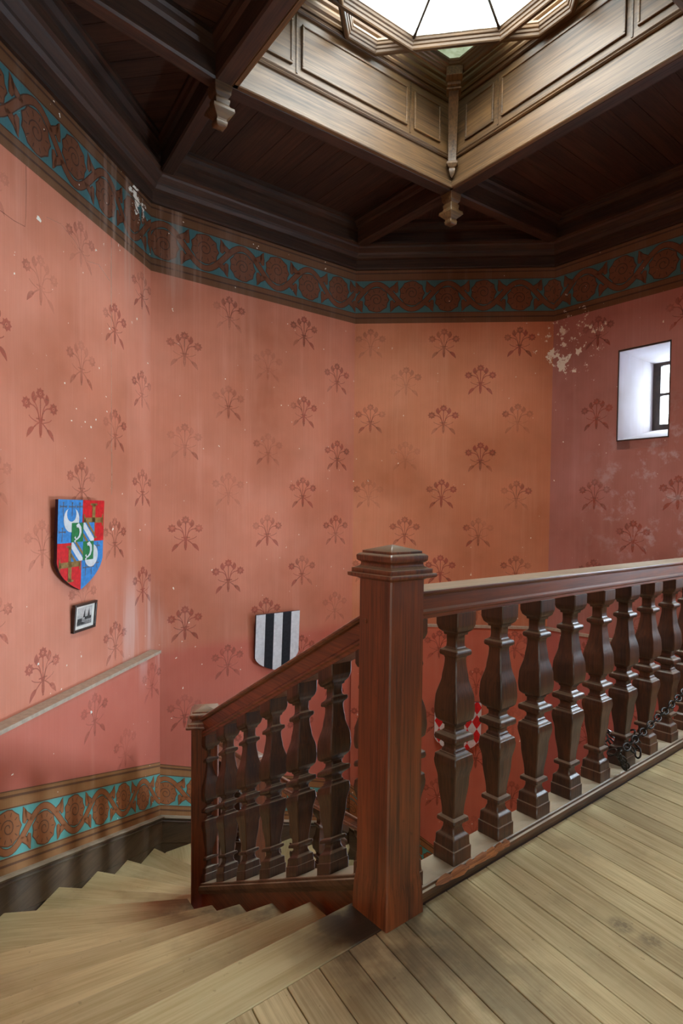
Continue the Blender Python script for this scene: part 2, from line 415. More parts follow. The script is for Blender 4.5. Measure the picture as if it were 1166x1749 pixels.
# distances along each wall are measured from its first corner; wall 0 was surveyed from its far corner
def W0(s): return wall_frame(0)[3] - s
OFFL = {0: .083, 1: 0.0, 2: .04, 3: .04}
ZB = {0: lambda s: -1.21 + .336 * W0(s), 1: lambda s: -1.21 - .350 * s, 2: lambda s: -1.98 - .70 * s, 3: lambda s: -3.4}
Z_LEDGE = .195
for i in (0, 2, 3):
    a, t, n, L = wall_frame(i); d = OFFL[i]
    e = .0 if i != 0 else 0
    P = [a + t * (0 if i != 3 else .0), a + t * L, a + t * (L + (d * .4 if i == 2 else 0)) + n * d, a + n * d]
    if i == 3: P = [a, a + t * 1.25, a + t * 1.25 + n * d, a + n * d]
    MB().prism(P, Z_LOW, Z_LEDGE - .012).build('lower_wall', WALLS[i].data.materials[0], WALLS[i])
    P = [a, a + t * L, a + t * L + n * (d + .012), a + n * (d + .012)]
    MB().prism(P, Z_LEDGE - .012, Z_LEDGE + .012).build('ledge', M['white'], WALLS[i])

# stencilled sprigs
def ribbon(pts, w):
    L, Rr = [], []
    for k, p in enumerate(pts):
        d = (pts[min(k + 1, len(pts) - 1)] - pts[max(k - 1, 0)]).normalized(); nn = V2(-d.y, d.x)
        ww = w if not callable(w) else w(k / (len(pts) - 1))
        L.append(p + nn * ww / 2); Rr.append(p - nn * ww / 2)
    return [[Rr[k], Rr[k + 1], L[k + 1], L[k]] for k in range(len(pts) - 1)]
def bez(p0, p1, p2, n=8): return [p0 * (1 - f) ** 2 + p1 * 2 * f * (1 - f) + p2 * f * f for f in [k / n for k in range(n + 1)]]
def ring2(c, r0, r1, n, wob=0, lob=0):
    out = []
    for k in range(n):
        a0, a1 = 2 * math.pi * k / n, 2 * math.pi * (k + 1) / n
        f = lambda a, r: c + V2(math.cos(a), math.sin(a)) * r * (1 + wob * math.cos(lob * a))
        g = lambda a, r: c + V2(math.cos(a), math.sin(a)) * r
        out.append([g(a0, r0), f(a0, r1), f(a1, r1), g(a1, r0)])
    return out
def sprig():
    q = []
    base = V2(0, -.045)
    for c, r in ((V2(0, .115), .03), (V2(-.108, .045), .031), (V2(.108, .045), .031)):
        q += ring2(c, r * .32, r, 24, .2, 8); q += ring2(c, 0.0001, r * .2, 8)
    q += ribbon(bez(base, V2(0, .03), V2(0, .09)), .008)
    for sg in (-1, 1):
        q += ribbon(bez(base + V2(sg * .006, 0), V2(sg * .02, .05), V2(sg * .085, .04)), .007)
        q += ribbon(bez(base + V2(sg * .012, 0), V2(sg * .015, .03), V2(sg * .045, .06)), .006)
        q += ribbon(bez(V2(sg * .045, .055), V2(sg * .06, .09), V2(sg * .05, .12), 6), lambda f: .034 * math.sin(math.pi * min(1, f * .9 + .08)))
        q += ribbon(bez(V2(sg * .04, .07), V2(sg * .028, .085), V2(sg * .03, .1), 4), .008)
        q += ribbon(bez(base, V2(sg * .035, -.06), V2(sg * .07, -.10)), .008)
        q += ribbon(bez(V2(sg * .055, -.085), V2(sg * .085, -.095), V2(sg * .108, -.145), 6), lambda f: .03 * math.sin(math.pi * min(1, f * .85 + .12)))
        q += ribbon(bez(V2(sg * .02, -.05), V2(sg * .075, -.04), V2(sg * .09, -.02)), .005)
        q += ribbon(bez(V2(sg * .006, -.05), V2(sg * .012, -.1), V2(sg * .004, -.12), 5), .007)
    q += ribbon([V2(-.034, -.03), V2(.034, -.03)], .008)
    q += ribbon([V2(0, -.05), V2(0, -.10), V2(0, -.135)], lambda f: .01 + .014 * f * (1.2 - f))
    return q
SPRIG = sprig()
def decal(i, polys, off, name, mat):
    """polys in wall coordinates (s, z)"""
    mb = MB()
    for p in polys: mb.face([on_wall(i, q.x, q.y, off) for q in p])
    return mb.build(name, mat, WALLS[i])
for i, s_list in ((0, [W0(.14 + .413 * k) for k in range(5)]), (1, [.3 + .413 * k for k in range(5)]),
                  (2, [.165 + .386 * k for k in range(5)]), (3, [.105 + .383 * k for k in range(6)])):
    up, low = [], []
    L = wall_frame(i)[3]
    for k, s in enumerate(s_list):
        zz = (1.57 if ((i in (0, 2)) == (k % 2 == 0)) else 1.18) + (.01 if i else 0)
        for j in range(-4, 4):
            z = zz + .79 * j
            if z > 3.3 or s < .12 or s > L - .12: continue
            if i == 3 and .5 < s < 1.35 and 1.94 < z < 3.07: continue
            hz = ZB[i](s) + .62
            if z < hz or abs(z - Z_LEDGE) < .15 and i in (0, 2, 3): continue
            tgt = low if (z < Z_LEDGE and i in (0, 2, 3)) else up
            jit = V2(random.uniform(-.008, .008), random.uniform(-.01, .01))
            tgt.append([[V2(q.x * 1.14, q.y * 1.06) + V2(s, z) + jit for q in p] for p in SPRIG])
    for lst, off in ((up, .0012), (low, OFFL[i] + .0012)):
        if lst: decal(i, [p for sp in lst for p in sp], off, 'stencil_flowers', M['motif'])

# old seams, cracks and knocks in the plaster of the left wall
M['seam'] = painted('pale_wall_seam', srgb(214, 178, 150), (.25, .8), True, False)
M['crack'] = painted('dark_wall_crack', srgb(120, 66, 54), (.5, .9), True, False)
M['chip'] = plain('bare_white_plaster', srgb(232, 226, 212), .8, .2, 0, .05)
decal(0, ribbon([V2(W0(.60), 1.5 + .12 * k) + V2(random.uniform(-.003, .003), 0) for k in range(17)], lambda f: .006 + .003 * math.sin(9 * f)), .0011, 'seam', M['seam'])
decal(0, ribbon([V2(W0(1.50), 3.42), V2(W0(1.497), 3.25), V2(W0(1.503), 3.08), V2(W0(1.51), 3.02), V2(W0(1.60), 3.01), V2(W0(1.75), 3.015)], .004), .0011, 'crack', M['crack'])
decal(0, ribbon([V2(W0(.62 + .14 * k), 3.05 + .035 * math.sin(k * 2.2) + .03 * k) for k in range(6)], .005), .0011, 'seam', M['seam'])
for s_, z_, r_ in ((1.395, 3.12, .024), (.80, 2.02, .009), (.86, 1.96, .010), (.93, 1.985, .007), (1.08, 1.97, .007), (.66, 2.10, .008), (1.15, 2.2, .007), (1.42, .45, .012), (1.0, .02, .014)):
    q = [V2(W0(s_), z_) + V2(math.cos(k), math.sin(k) * .8) * r_ * random.uniform(.5, 1.25) for k in [x * .7 for x in range(9)]]
    decal(0, [q], (.0014 if z_ > Z_LEDGE else OFFL[0] + .0014), 'plaster_chip', M['chip'])

# painted friezes: a teal band with russet rosettes on a winding stem
def frieze(i, s0, s1, zf, bands, off, phase=0.0, pal='fr'):
    """zf(s): height of the band's foot; bands = (lower brown, teal, upper brown) heights"""
    b0, b1, b2 = bands; N = 10
    def strip(za, zb): return [[V2(s, zf(s) + za), V2(s2, zf(s2) + za), V2(s2, zf(s2) + zb), V2(s, zf(s) + zb)]
                               for s, s2 in [(s0 + (s1 - s0) * k / N, s0 + (s1 - s0) * (k + 1) / N) for k in range(N)]]
    decal(i, strip(0, b0) + strip(b0 + b1, b0 + b1 + b2), off, 'frieze_border', M[pal + '_brown'])
    decal(i, strip(b0, b0 + b1), off, 'frieze_ground', M[pal + '_teal'])
    lines = strip(b0 - .008, b0 - .002) + strip(b0 * .45, b0 * .45 + .014) + strip(b0 + b1 + .002, b0 + b1 + .008) + strip(b0 + b1 + b2 * .62, b0 + b1 + b2 * .62 + .014) + strip(b0 + b1 + b2 - .006, b0 + b1 + b2)
    rust, dark = [], []
    h = b1; pit = h * 1.12; mid = b0 + h / 2; r = h * .365
    k0 = math.floor(s0 / pit) - 1
    inside = lambda p: [V2(min(max(q.x, s0), s1), q.y) for q in p]
    def put(lst, polys):
        for p in polys:
            if min(q.x for q in p) > s1 or max(q.x for q in p) < s0: continue
            lst.append([V2(q.x, zf(q.x) + min(max(q.y, b0), b0 + b1)) for q in inside(p)])
    for k in range(k0, int(s1 / pit) + 3):
        sg = 1 if k % 2 == 0 else -1; c = V2((k + phase) * pit, mid - sg * h * .10)
        put(dark, ring2(c, 0.0001, r * 1.07, 20, .06, 9)); put(rust, ring2(c, 0.0001, r, 20, .06, 9))
        put(dark + [] if False else lines, [])
        sw = [c + V2(math.cos(a), math.sin(a)) * (r * .12 + r * .42 * a / 9.4) for a in [q * .47 for q in range(21)]]
        put(dark, []); DARK2.append((i, off, [[V2(q.x, zf(q.x) + q.y) for q in p] for p in ribbon(sw, r * .07) if s0 < p[0].x < s1]))
        for q in range(10):
            a = 2 * math.pi * q / 10
            DARK2.append((i, off, [[V2(w.x, zf(w.x) + w.y) for w in p] for p in ribbon([c + V2(math.cos(a), math.sin(a)) * r * .66, c + V2(math.cos(a), math.sin(a)) * r * .9], r * .06) if s0 < p[0].x < s1]))
        # the stem swings round each rosette and throws a leaf into the gap
        def stem(w):
            pts = [V2(c.x + pit * (f - .5), mid + sg * h * .40 * math.cos(math.pi * (f - .5)) ) for f in [x / 12 for x in range(13)]]
            return ribbon(pts, w)
        put(dark, stem(h * .17)); put(rust, stem(h * .13))
        for sx in (-1, 1):
            lf = bez(c + V2(sx * pit * .30, sg * h * .30), c + V2(sx * pit * .52, sg * h * .30), c + V2(sx * pit * .56, sg * h * .55), 6)
            lf2 = bez(c + V2(sx * pit * .42, -sg * h * .02), c + V2(sx * pit * .5, -sg * h * .2), c + V2(sx * pit * .40, -sg * h * .38), 6)
            for l_ in (lf, lf2):
                put(dark, ribbon(l_, lambda f: h * .16 * math.sin(math.pi * min(1, .15 + f * .85)) + .004)); put(rust, ribbon(l_, lambda f: h * .125 * math.sin(math.pi * min(1, .15 + f * .85))))
    decal(i, dark, off + .0008, 'frieze_outline', M[pal + '_dark'])
    decal(i, rust, off + .0016, 'frieze_scroll', M[pal + '_rust'])
    d2 = [p for (a, b, ps) in DARK2 for p in ps]; DARK2.clear()
    decal(i, d2 + lines, off + .0024, 'frieze_lines', M[pal + '_dark'])
DARK2 = []
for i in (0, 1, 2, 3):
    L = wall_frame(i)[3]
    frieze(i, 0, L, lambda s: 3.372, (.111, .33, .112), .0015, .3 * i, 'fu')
frieze(0, 0, wall_frame(0)[3] - .0, ZB[0], (.090, .268, .102), OFFL[0] + .0015, .2)
frieze(1, .05, wall_frame(1)[3], ZB[1], (.088, .258, .098), .0015, .45)
frieze(2, 0, 1.45, ZB[2], (.088, .258, .098), OFFL[2] + .0015, .1)

# sloping skirting that follows the stair
def skirting(i, s0, s1, zf, off, nm):
    a, t, n, L = wall_frame(i)
    root = struct(empty(nm, V3(a + t * s0 + n * off, zf(s0)), ang(t)))
    sl = (zf(s1) - zf(s0)) / (s1 - s0); sgn = 1 if V2(-t.y, t.x).dot(n) > 0 else -1
    def yy(v): return v * sgn
    W = PW[root.name]
    for z0, z1 in ((-.235, -.052), (-.50, -.239)):
        b = MB(); y0, y1 = sorted((0, yy(.022 if z0 > -.3 else .019))); b.box(0, s1 - s0, y0, y1, z0, z1, sl); b.build('skirting_board', M['board'], root, mw=W)
    prof = [(0, -.052), (.03, -.052), (.034, -.044), (.026, -.036), (.026, -.028), (.042, -.02), (.046, -.008), (.03, 0), (0, 0)]
    b = MB(); b.loft([[(x, yy(y), z + sl * x) for y, z in prof] for x in (0, s1 - s0)]); b.build('skirting_cap', M['board'], root, mw=W)
skirting(0, 0, wall_frame(0)[3] - .0, ZB[0], OFFL[0], 'baseboard_left')
skirting(1, OFFL[0], wall_frame(1)[3], ZB[1], 0, 'baseboard_back_left')
skirting(2, 0, 1.6, ZB[2], OFFL[2], 'baseboard_back')

# ------------------------------------------------------------------ windows
a, t, n, L = wall_frame(3)
w1 = struct(empty('window_1', V3(a + t * .923 - n * .74, 2.265), ang(t)))
def wpt(s, dep, z): p = a + t * s - n * dep; return (p.x, p.y, z)
sill = MB(); sill.loft([[wpt(s, .0, 2.0), wpt(s, .775, 2.0), wpt(s, .775, 2.262), wpt(s, .0, 2.092)] for s in (.695, 1.151)]); sill.build('sill', M['plaster'], w1)
for s0, s1 in ((.6955, .699), (1.147, 1.1505)):
    b = MB(); b.loft([[wpt(s, .002, 2.092), wpt(s, .74, 2.2), wpt(s, .74, 2.922), wpt(s, .002, 2.922)] for s in (s0, s1)]); b.build('reveal', M['plaster'], w1)
b = MB(); b.loft([[wpt(s, .002, z), wpt(s, .74, z)] + [wpt(s, .74, z + .004), wpt(s, .002, z + .004)] for z in (2.918,) for s in (.699, 1.147)]); b.build('reveal', M['plaster'], w1)
for (s0, s1, z0, z1) in ((.699, .772, 2.24, 2.918), (1.075, 1.147, 2.24, 2.918), (.772, 1.075, 2.24, 2.30), (.772, 1.075, 2.885, 2.918), (.772, 1.075, 2.585, 2.612), (.914, .932, 2.30, 2.885)):
    b = MB(); b.loft([[wpt(s, .70, z0), wpt(s, .745, z0), wpt(s, .745, z1), wpt(s, .70, z1)] for s in (s0, s1)]); b.build('frame', M['frame'], w1)
for z0, z1 in ((2.30, 2.585), (2.612, 2.885)):
    for s0, s1 in ((.772, .914), (.932, 1.075)):
        b = MB(); b.loft([[wpt(s, .718, z0), wpt(s, .722, z0), wpt(s, .722, z1), wpt(s, .718, z1)] for s in (s0, s1)]); b.build('pane', M['glass'], w1)
# thin dark chipped edge round the mouth of the opening
for (s0, s1, z0, z1) in ((.687, .697, 2.08, 2.935), (1.149, 1.159, 2.08, 2.935), (.697, 1.149, 2.08, 2.091), (.697, 1.149, 2.921, 2.935)):
    b = MB(); b.loft([[wpt(s, -.003, z0), wpt(s, .02, z0), wpt(s, .02, z1), wpt(s, -.003, z1)] for s in (s0, s1)]); b.build('edge_trim', M['frame'], w1)

w8 = struct(empty('window_5', V3(a + t * 1.59 - n * .25, -1.0), ang(t)))
for (s0, s1, z0, z1) in ((1.32, 1.37, -1.0, .1), (1.81, 1.86, -1.0, .1), (1.37, 1.81, -1.0, -.95), (1.37, 1.81, .05, .1), (1.575, 1.605, -.95, .05)):
    b = MB(); b.loft([[wpt(s, .25, z0), wpt(s, .295, z0), wpt(s, .295, z1), wpt(s, .25, z1)] for s in (s0, s1)]); b.build('frame', M['frame'], w8)
for s0, s1 in ((1.37, 1.575), (1.605, 1.81)):
    b = MB(); b.loft([[wpt(s, .27, z0), wpt(s, .274, z0), wpt(s, .274, z0 + 1.0), wpt(s, .27, z0 + 1.0)] for s in (s0, s1) for z0 in (-.95,)]); b.build('pane', M['glass'], w8)
a4, t4, n4, L4 = wall_frame(4)
w2 = struct(empty('window_2', V3(a4 + t4 * 1.075 - n4 * .55, 1.1), ang(t4)))
def wpt2(s, dep, z): p = a4 + t4 * s - n4 * dep; return (p.x, p.y, z)
for (s0, s1, z0, z1) in ((.75, .80, 1.1, 2.7), (1.35, 1.4, 1.1, 2.7), (.80, 1.35, 1.1, 1.16), (.80, 1.35, 2.64, 2.7), (.80, 1.35, 1.88, 1.92)):
    b = MB(); b.loft([[wpt2(s, .55, z0), wpt2(s, .60, z0), wpt2(s, .60, z1), wpt2(s, .55, z1)] for s in (s0, s1)]); b.build('frame', M['frame'], w2)
for z0, z1 in ((1.16, 1.88), (1.92, 2.64)):
    b = MB(); b.loft([[wpt2(s, .57, z0), wpt2(s, .574, z0), wpt2(s, .574, z1), wpt2(s, .57, z1)] for s in (.80, 1.35)]); b.build('pane', M['glass'], w2)

# ------------------------------------------------------------------ hall behind the camera (its windows are added to let in fill light)
HX0, HX1, HY, HZ = -3.2, 5.2, -4.2, 4.0
c6, c7 = OCT[6], OCT[7]; dirh = (c6 - c7).normalized()
def hall_wall(nm, p, q, th, holes=()):
    d = (q - p); L = d.length; d.normalize(); n = V2(d.y, -d.x); mb = MB()
    def slab(s0, s1, z0, z1): mb.prism([p + d * s0, p + d * s1, p + d * s1 + n * th, p + d * s0 + n * th], z0, z1)
    x = 0
    for s0, s1, z0, z1 in holes:
        slab(x, s0, -.3, HZ + .2); slab(s0, s1, -.3, z0); slab(s0, s1, z1, HZ + .2); x = s1
    slab(x, L, -.3, HZ + .2); return struct(mb.build(nm, M['hall']))
hl = line_x(c7, dirh, V2(HX0, 0), V2(0, 1)); hr = line_x(c6, dirh, V2(HX1, 0), V2(0, 1))
hall_wall('wall_hall_left_return', c7 - dirh * .02, hl, -.2); hall_wall('wall_hall_right_return', hr, c6 + dirh * .02, -.2)
hall_wall('wall_hall_left', hl, V2(HX0, HY), -.25)
HOLES = [(1.6, 2.7, .7, 3.0), (5.2, 6.3, .7, 3.0)]
hall_wall('wall_hall_back', V2(HX0, HY), V2(HX1, HY), .3, HOLES)
hall_wall('wall_hall_right', V2(HX1, HY), hr, .25)
hc = [V2(HX0, HY), V2(HX1, HY), hr + dirh * .1, c6, c7, hl - dirh * .1]
struct(MB().prism(hc, HZ, HZ + .2).build('ceiling_hall', M['hall']))
mb = MB(); mb.prism([c7, c6, c6 + V2(-.02, -.25), c7 + V2(-.02, -.25)], 3.75, 4.5); struct(mb.build('wall_hall_header', M['hall']))
for k, (s0, s1, z0, z1) in enumerate(HOLES):
    w = struct(empty('window_%d' % (k + 3), (HX0 + (s0 + s1) / 2, HY - .1, z0)))  # unseen window, added to carry a fill lamp
    for (x0, x1, za, zb) in ((s0, s0 + .08, z0, z1), (s1 - .08, s1, z0, z1), (s0 + .08, s1 - .08, z0, z0 + .1), (s0 + .08, s1 - .08, z1 - .08, z1), ((s0 + s1) / 2 - .04, (s0 + s1) / 2 + .04, z0 + .1, z1 - .08)):
        MB().box(HX0 + x0, HX0 + x1, HY - .14, HY - .08, za, zb).build('frame', M['frame'], w)
    MB().box(HX0 + s0 + .08, HX0 + s1 - .08, HY - .115, HY - .11, z0 + .1, z1 - .08).build('pane', M['glass'], w)

# ------------------------------------------------------------------ landing floor
floor = struct(empty('floor', (1.2, .5, 0)))
BD = V2(-.509, .861).normalized(); BN = V2(BD.y, -BD.x)
edge_p = NP + D2 * -.066
flo = clip_half([V2(HX0, HY), V2(HX1, HY), V2(HX1, 4.4), V2(HX0, 4.4)], edge_p, -D2)
oct_in = inset(OCT, .0)
def floor_regions(poly):
    out = []
    for q in (clip_convex(poly, oct_in), clip_half(poly, c7, V2(dirh.y, -dirh.x))):
        if len(q) >= 3 and abs(area2(q)) > .002: out.append(q)
    return out
for k in range(-30, 48):
    o0 = .614 + .1165 * k
    p0 = BN * (o0 + .0019); p1 = BN * (o0 + .1165 - .0019)
    strip = [p0 - BD * 9, p1 - BD * 9, p1 + BD * 9, p0 + BD * 9]
    poly = clip_convex(strip, flo)
    if len(poly) < 3: continue
    for q in floor_regions(poly):
        org = sum(q, V2(0, 0)) / len(q); aa = ang(BD)
        dz = random.uniform(-.0012, .0012)
        MB().prism(loc_poly(q, org, aa), -.03, dz).build('floor_board', M['floor'], floor, V3(org, 0), aa, .0025)
for q in floor_regions(flo):
    MB().prism(q, -.32, -.031).build('floor_slab', M['ceil'], floor)
# beam under the balustrade, with the edge of the landing
ln = 4.05
MB().box(.0, ln, -.066, .062, -.36, -.001).build('edge_beam', M['ceil'], floor, V3(NP, 0), ROTB)
struct(MB().prism(inset(OCT, -.1), Z_LOW - .1, Z_LOW + .12).build('floor_lower', M['floor']))

# ------------------------------------------------------------------ staircase
stairs = thing('staircase', 'winding oak staircase with pale worn treads going down beside the salmon wall', 'staircase', (-.3, 2.6, -.4))
INNER = [NP - D1 * .052 + D2 * (.102 + .283 * k) for k in range(5)] + [V2(-.842, 3.235), V2(-.848, 3.50), V2(-.845, 3.78), V2(-.815, 4.05), V2(-.79, 4.33), V2(-.745, 4.60),
         V2(-.62, 4.74), V2(-.43, 4.89), V2(-.24, 5.04), V2(-.05, 5.19), V2(.14, 5.34), V2(.33, 5.49), V2(.48, 5.62)]
ANG = [37.6, 34.4, 30.3, 26.6, 21, 8, -4, -13.4, -22, -32]
WL = inset(OCT, [OFFL[0] + .02, .022, .06, .06, .01, .01, .01, .01])
def out_hit(p, dv):
    best = None
    for i in range(8):
        a_, b_ = WL[i], WL[(i + 1) % 8]; e = b_ - a_; den = dv.x * e.y - dv.y * e.x
        if abs(den) < 1e-9: continue
        w = a_ - p; tt = (w.x * e.y - w.y * e.x) / den; u = (w.x * dv.y - w.y * dv.x) / den
        if tt > 0 and -1e-6 <= u <= 1 + 1e-6 and (best is None or tt < best[0]): best = (tt, p + dv * tt, i)
    return best[1], best[2]
OUTER = []
for k in range(10): OUTER.append(out_hit(INNER[k], -V2(math.cos(R(ANG[k])), math.sin(R(ANG[k])))))
for w_, s in ((1, .58), (1, .98), (1, 1.35), (1, 1.7), (1, 2.05), (2, .3), (2, .65), (2, 1.0)):
    a_ = WL[w_]; e = (WL[w_ + 1] - a_).normalized(); OUTER.append((a_ + e * s, w_))
for k in range(len(INNER)):
    I, (O, w_) = INNER[k], OUTER[k]; z = -RISE * k
    dv = (I - O).normalized(); nn = V2(-dv.y, dv.x)                # points downstairs
    if k == 0:
        poly = [I, O, O - nn * .185, I - nn * .185 + dv * .06, I + dv * .06]
        poly = clip_half(poly, edge_p - D2 * .0015, D2)
        poly = [I, O] + [out_hit(edge_p - D2 * 0 - D1 * .12, -D1)[0], edge_p - D1 * .028]
    else:
        I0, (O0, w0) = INNER[k - 1], OUTER[k - 1]; dv0 = (I0 - O0).normalized(); n0 = V2(-dv0.y, dv0.x)
        poly = [I, O] + ([WL[w_]] if w_ != w0 and w0 != 7 else ([WL[0]] if w_ != w0 else [])) + [O0 - n0 * .035, I0 - n0 * .035]
    aa = ang(dv); org = (I + O) / 2
    MB().prism(loc_poly(poly, org, aa), z - .036, z).build('tread', M['tread'], stairs, V3(org, 0), aa, .006)
    # riser under this nosing, down to the next tread
    p = [I - nn * .028, O - nn * .028, O - nn * .05, I - nn * .05]
    MB().prism(loc_poly(p, org, aa), z - RISE + .0005, z - .0365).build('riser', M['tread'], stairs, V3(org, 0), aa)

# strings under the raked balustrades
def string_board(p, q, z0, slope, s0, s1, deep):
    d = (q - p).normalized()
    b = MB(); b.box(s0, s1, -.045, .045, z0 - deep, z0, slope)
    b.build('string', M['rail'], stairs, V3(p, 0), ang(d))
SL1, SL2, SL3 = -.553, -.60, -.75
ZB1, ZB2, ZB3 = .148, -.83, -1.50          # height of the base rail's foot line at each start
d_LM = (MP - LP).normalized(); d_NL = (LP - NP).normalized()
string_board(NP, LP, ZB1 - .055, SL1, .082, (LP - NP).length - .06, .42)
string_board(LP, MP, ZB2 - .055, SL2, .07, (MP - LP).length - .07, .42)
string_board(MP, PP, ZB3 - .055, SL3, .07, (PP - MP).length - .07, .42)

# ------------------------------------------------------------------ newel posts
def newel(label, p, z0, zcap, rot, w, group='newel posts of the stair', wb=None):
    root = thing('newel_post', label, 'newel post', V3(p, z0), rot, group)
    W = PW[root.name]; H = zcap - z0
    wb = wb or w
    pr = [(0, wb + .004), (.075, wb + .002), (.10, w + .006), (.14, w), (H - .03, w), (H - .012, w)]
    square_turned(pr, .005).build('shaft', M['post'], root, mw=W)
    k = w / .08
    cp = curve_prof([(H - .012, w * 1.0, 's'), (H - .008, w * 1.08, 's'), (H, .110 * k, 'o'), (H + .010, .1105 * k, 's'), (H + .011, .100 * k, 's'), (H + .026, .100 * k, 's'),
                     (H + .028, .091 * k, 's'), (H + .038, .078 * k, 'o'), (H + .046, .077 * k, 's'), (H + .056, .088 * k, 'o'), (H + .068, .089 * k, 's'), (H + .077, .079 * k, 'e'), (H + .078, .074 * k, 's'), (H + .086, .074 * k, 's'),
                     (H + .1065, .002, 's')], 5)
    square_turned(cp, .003).build('cap', M['post'], root, mw=W)
    return root
nw = newel('tall reddish brown newel post with a pyramid cap at the landing corner', NP, 0, 1.178, ROTB, .0802, wb=.086)
MB().tube([(-.0, 0, 0), (-.004, 0, 0)], .009, 12).build('peg', M['post'], nw, mw=Matrix.Translation(Vector(V3(NP + D2 * .045 - D1 * .0802, 1.02))) @ Matrix.Rotation(ROTB, 4, 'Z'))
newel('lower dark newel post at the foot of the first raked handrail', LP, -RISE * 6 - .25, .188, R(10), .0735)
newel('third newel post, its cap seen between the first raked balusters', MP, -2.6, -.60, ROTB, .068)
newel('lowest newel post hidden behind the landing newel', PP, -2.9, -1.62, ROTB, .068)

# ------------------------------------------------------------------ balustrades
RAILP = [(-.048, 0), (-.048, .012), (-.053, .018), (-.053, .026), (-.046, .034), (-.046, .082), (-.058, .086), (-.065, .094), (-.065, .101), (-.058, .105),
         (.058, .105), (.065, .101), (.065, .094), (.058, .086), (.046, .082), (.046, .034), (.053, .026), (.053, .018), (.048, .012), (.048, 0)]
BASEP = [(-.060, 0), (-.062, .018), (-.070, .024), (-.072, .034), (-.068, .044), (-.060, .048), (-.060, .056), (-.055, .060), (.055, .060), (.060, .056), (.060, .048), (.068, .044), (.070, .024), (.060, 0)]
def balustrade(label, p, q, zf, slope, height, offs, s0, s1, half=None, rail_k=1.0):
    d = (q - p).normalized(); a_ = ang(d)
    root = thing('balustrade', label, 'balustrade', V3(p, zf), a_, 'balustrades of the stair')
    W = PW[root.name]
    hr = height - .06 - .105 * rail_k
    for prof, zz, nm, mt in ((RAILP, height - .105 * rail_k, 'handrail', 'rail'), (BASEP, 0, 'base_rail', 'base')):
        b = MB(); k = rail_k if nm == 'handrail' else 1
        b.loft([[(x, y, zz + z * k + slope * x) for y, z in prof] for x in (s0, s1)])
        b.build(nm, M[mt], root, mw=W, bevel=.002)
    pr = [(z * hr / .94, w * (.88 if hr < .9 else 1)) for z, w in BPROF]
    mesh = None
    for x in offs:
        Wb = W @ Matrix.Translation((x, 0, .06 + slope * x + .0004))
        if half is not None and x == offs[0]:
            mb = square_turned(pr, .004, slope); o = mb.build('baluster', M['baluster'], root, mw=Wb)
            bm = bmesh.new(); bm.from_mesh(o.data)
            r = bmesh.ops.bisect_plane(bm, geom=bm.verts[:] + bm.edges[:] + bm.faces[:], plane_co=(half - x, 0, 0), plane_no=(1, 0, 0), clear_inner=True)
            bm.to_mesh(o.data); bm.free(); continue
        if mesh is None: o = square_turned(pr, .004, slope).build('baluster', M['baluster'], root, mw=Wb); mesh = o.data
        else: link('baluster', mesh, root, mw=Wb)
    return root
balustrade('level balustrade of vase balusters along the landing edge, right of the tall newel', NP, NP + D1, 0, 0, 1.125,
           [.075] + [.345 + .2765 * k for k in range(13)], .082, 4.0, .083)
balustrade('raked balustrade going down from the tall newel to the lower one', NP, LP, ZB1 - .06, SL1, .998, [.095 + .2375 * k for k in range(7)], .082, (LP - NP).length - .065, .083, 1.12)
balustrade('raked balustrade in shadow behind the lower newel', LP, MP, ZB2 - .06, SL2, .998, [.20 + .25 * k for k in range(4)], .07, (MP - LP).length - .07, None, 1.12)
balustrade('lowest raked handrail glimpsed through the balusters left of the tall newel', MP, PP, ZB3 - .06, SL3, .998, [.18 + .235 * k for k in range(5)], .07, (PP - MP).length - .07, None, 1.12)

M['split'] = wood('fresh_split_oak', srgb(92, 48, 18), srgb(176, 112, 56), .7, 0, 2.5, .3, .6)
bal = bpy.data.objects['balustrade']
for x, ln_, h_ in ((.22, .09, .006), (.30, .12, .010), (.37, .07, .005), (.43, .13, .013), (.50, .10, .017), (.555, .075, .021), (.60, .05, .014)):
    b = MB(); e = random.uniform(-.004, .004)
    b.loft([[(x - ln_ * .5, -.0715, .041 + e), (x - ln_ * .5, -.066, .049 + e), (x - ln_ * .5, -.0655, .046 + e)], [(x - ln_ * .1, -.0745, .036 + e), (x - ln_ * .12, -.0665, .046 + h_ * .6), (x - ln_ * .1, -.058, .0595)],
            [(x + ln_ * .22, -.0755, .034 + e), (x + ln_ * .2, -.066, .045 + h_ * .75), (x + ln_ * .24, -.0565, .0605)], [(x + ln_ * .5, -.0725, .042), (x + ln_ * .52, -.066, .050), (x + ln_ * .5, -.0645, .047)]])
    b.build('splinter', M['split'], bal, mw=PW['balustrade'])
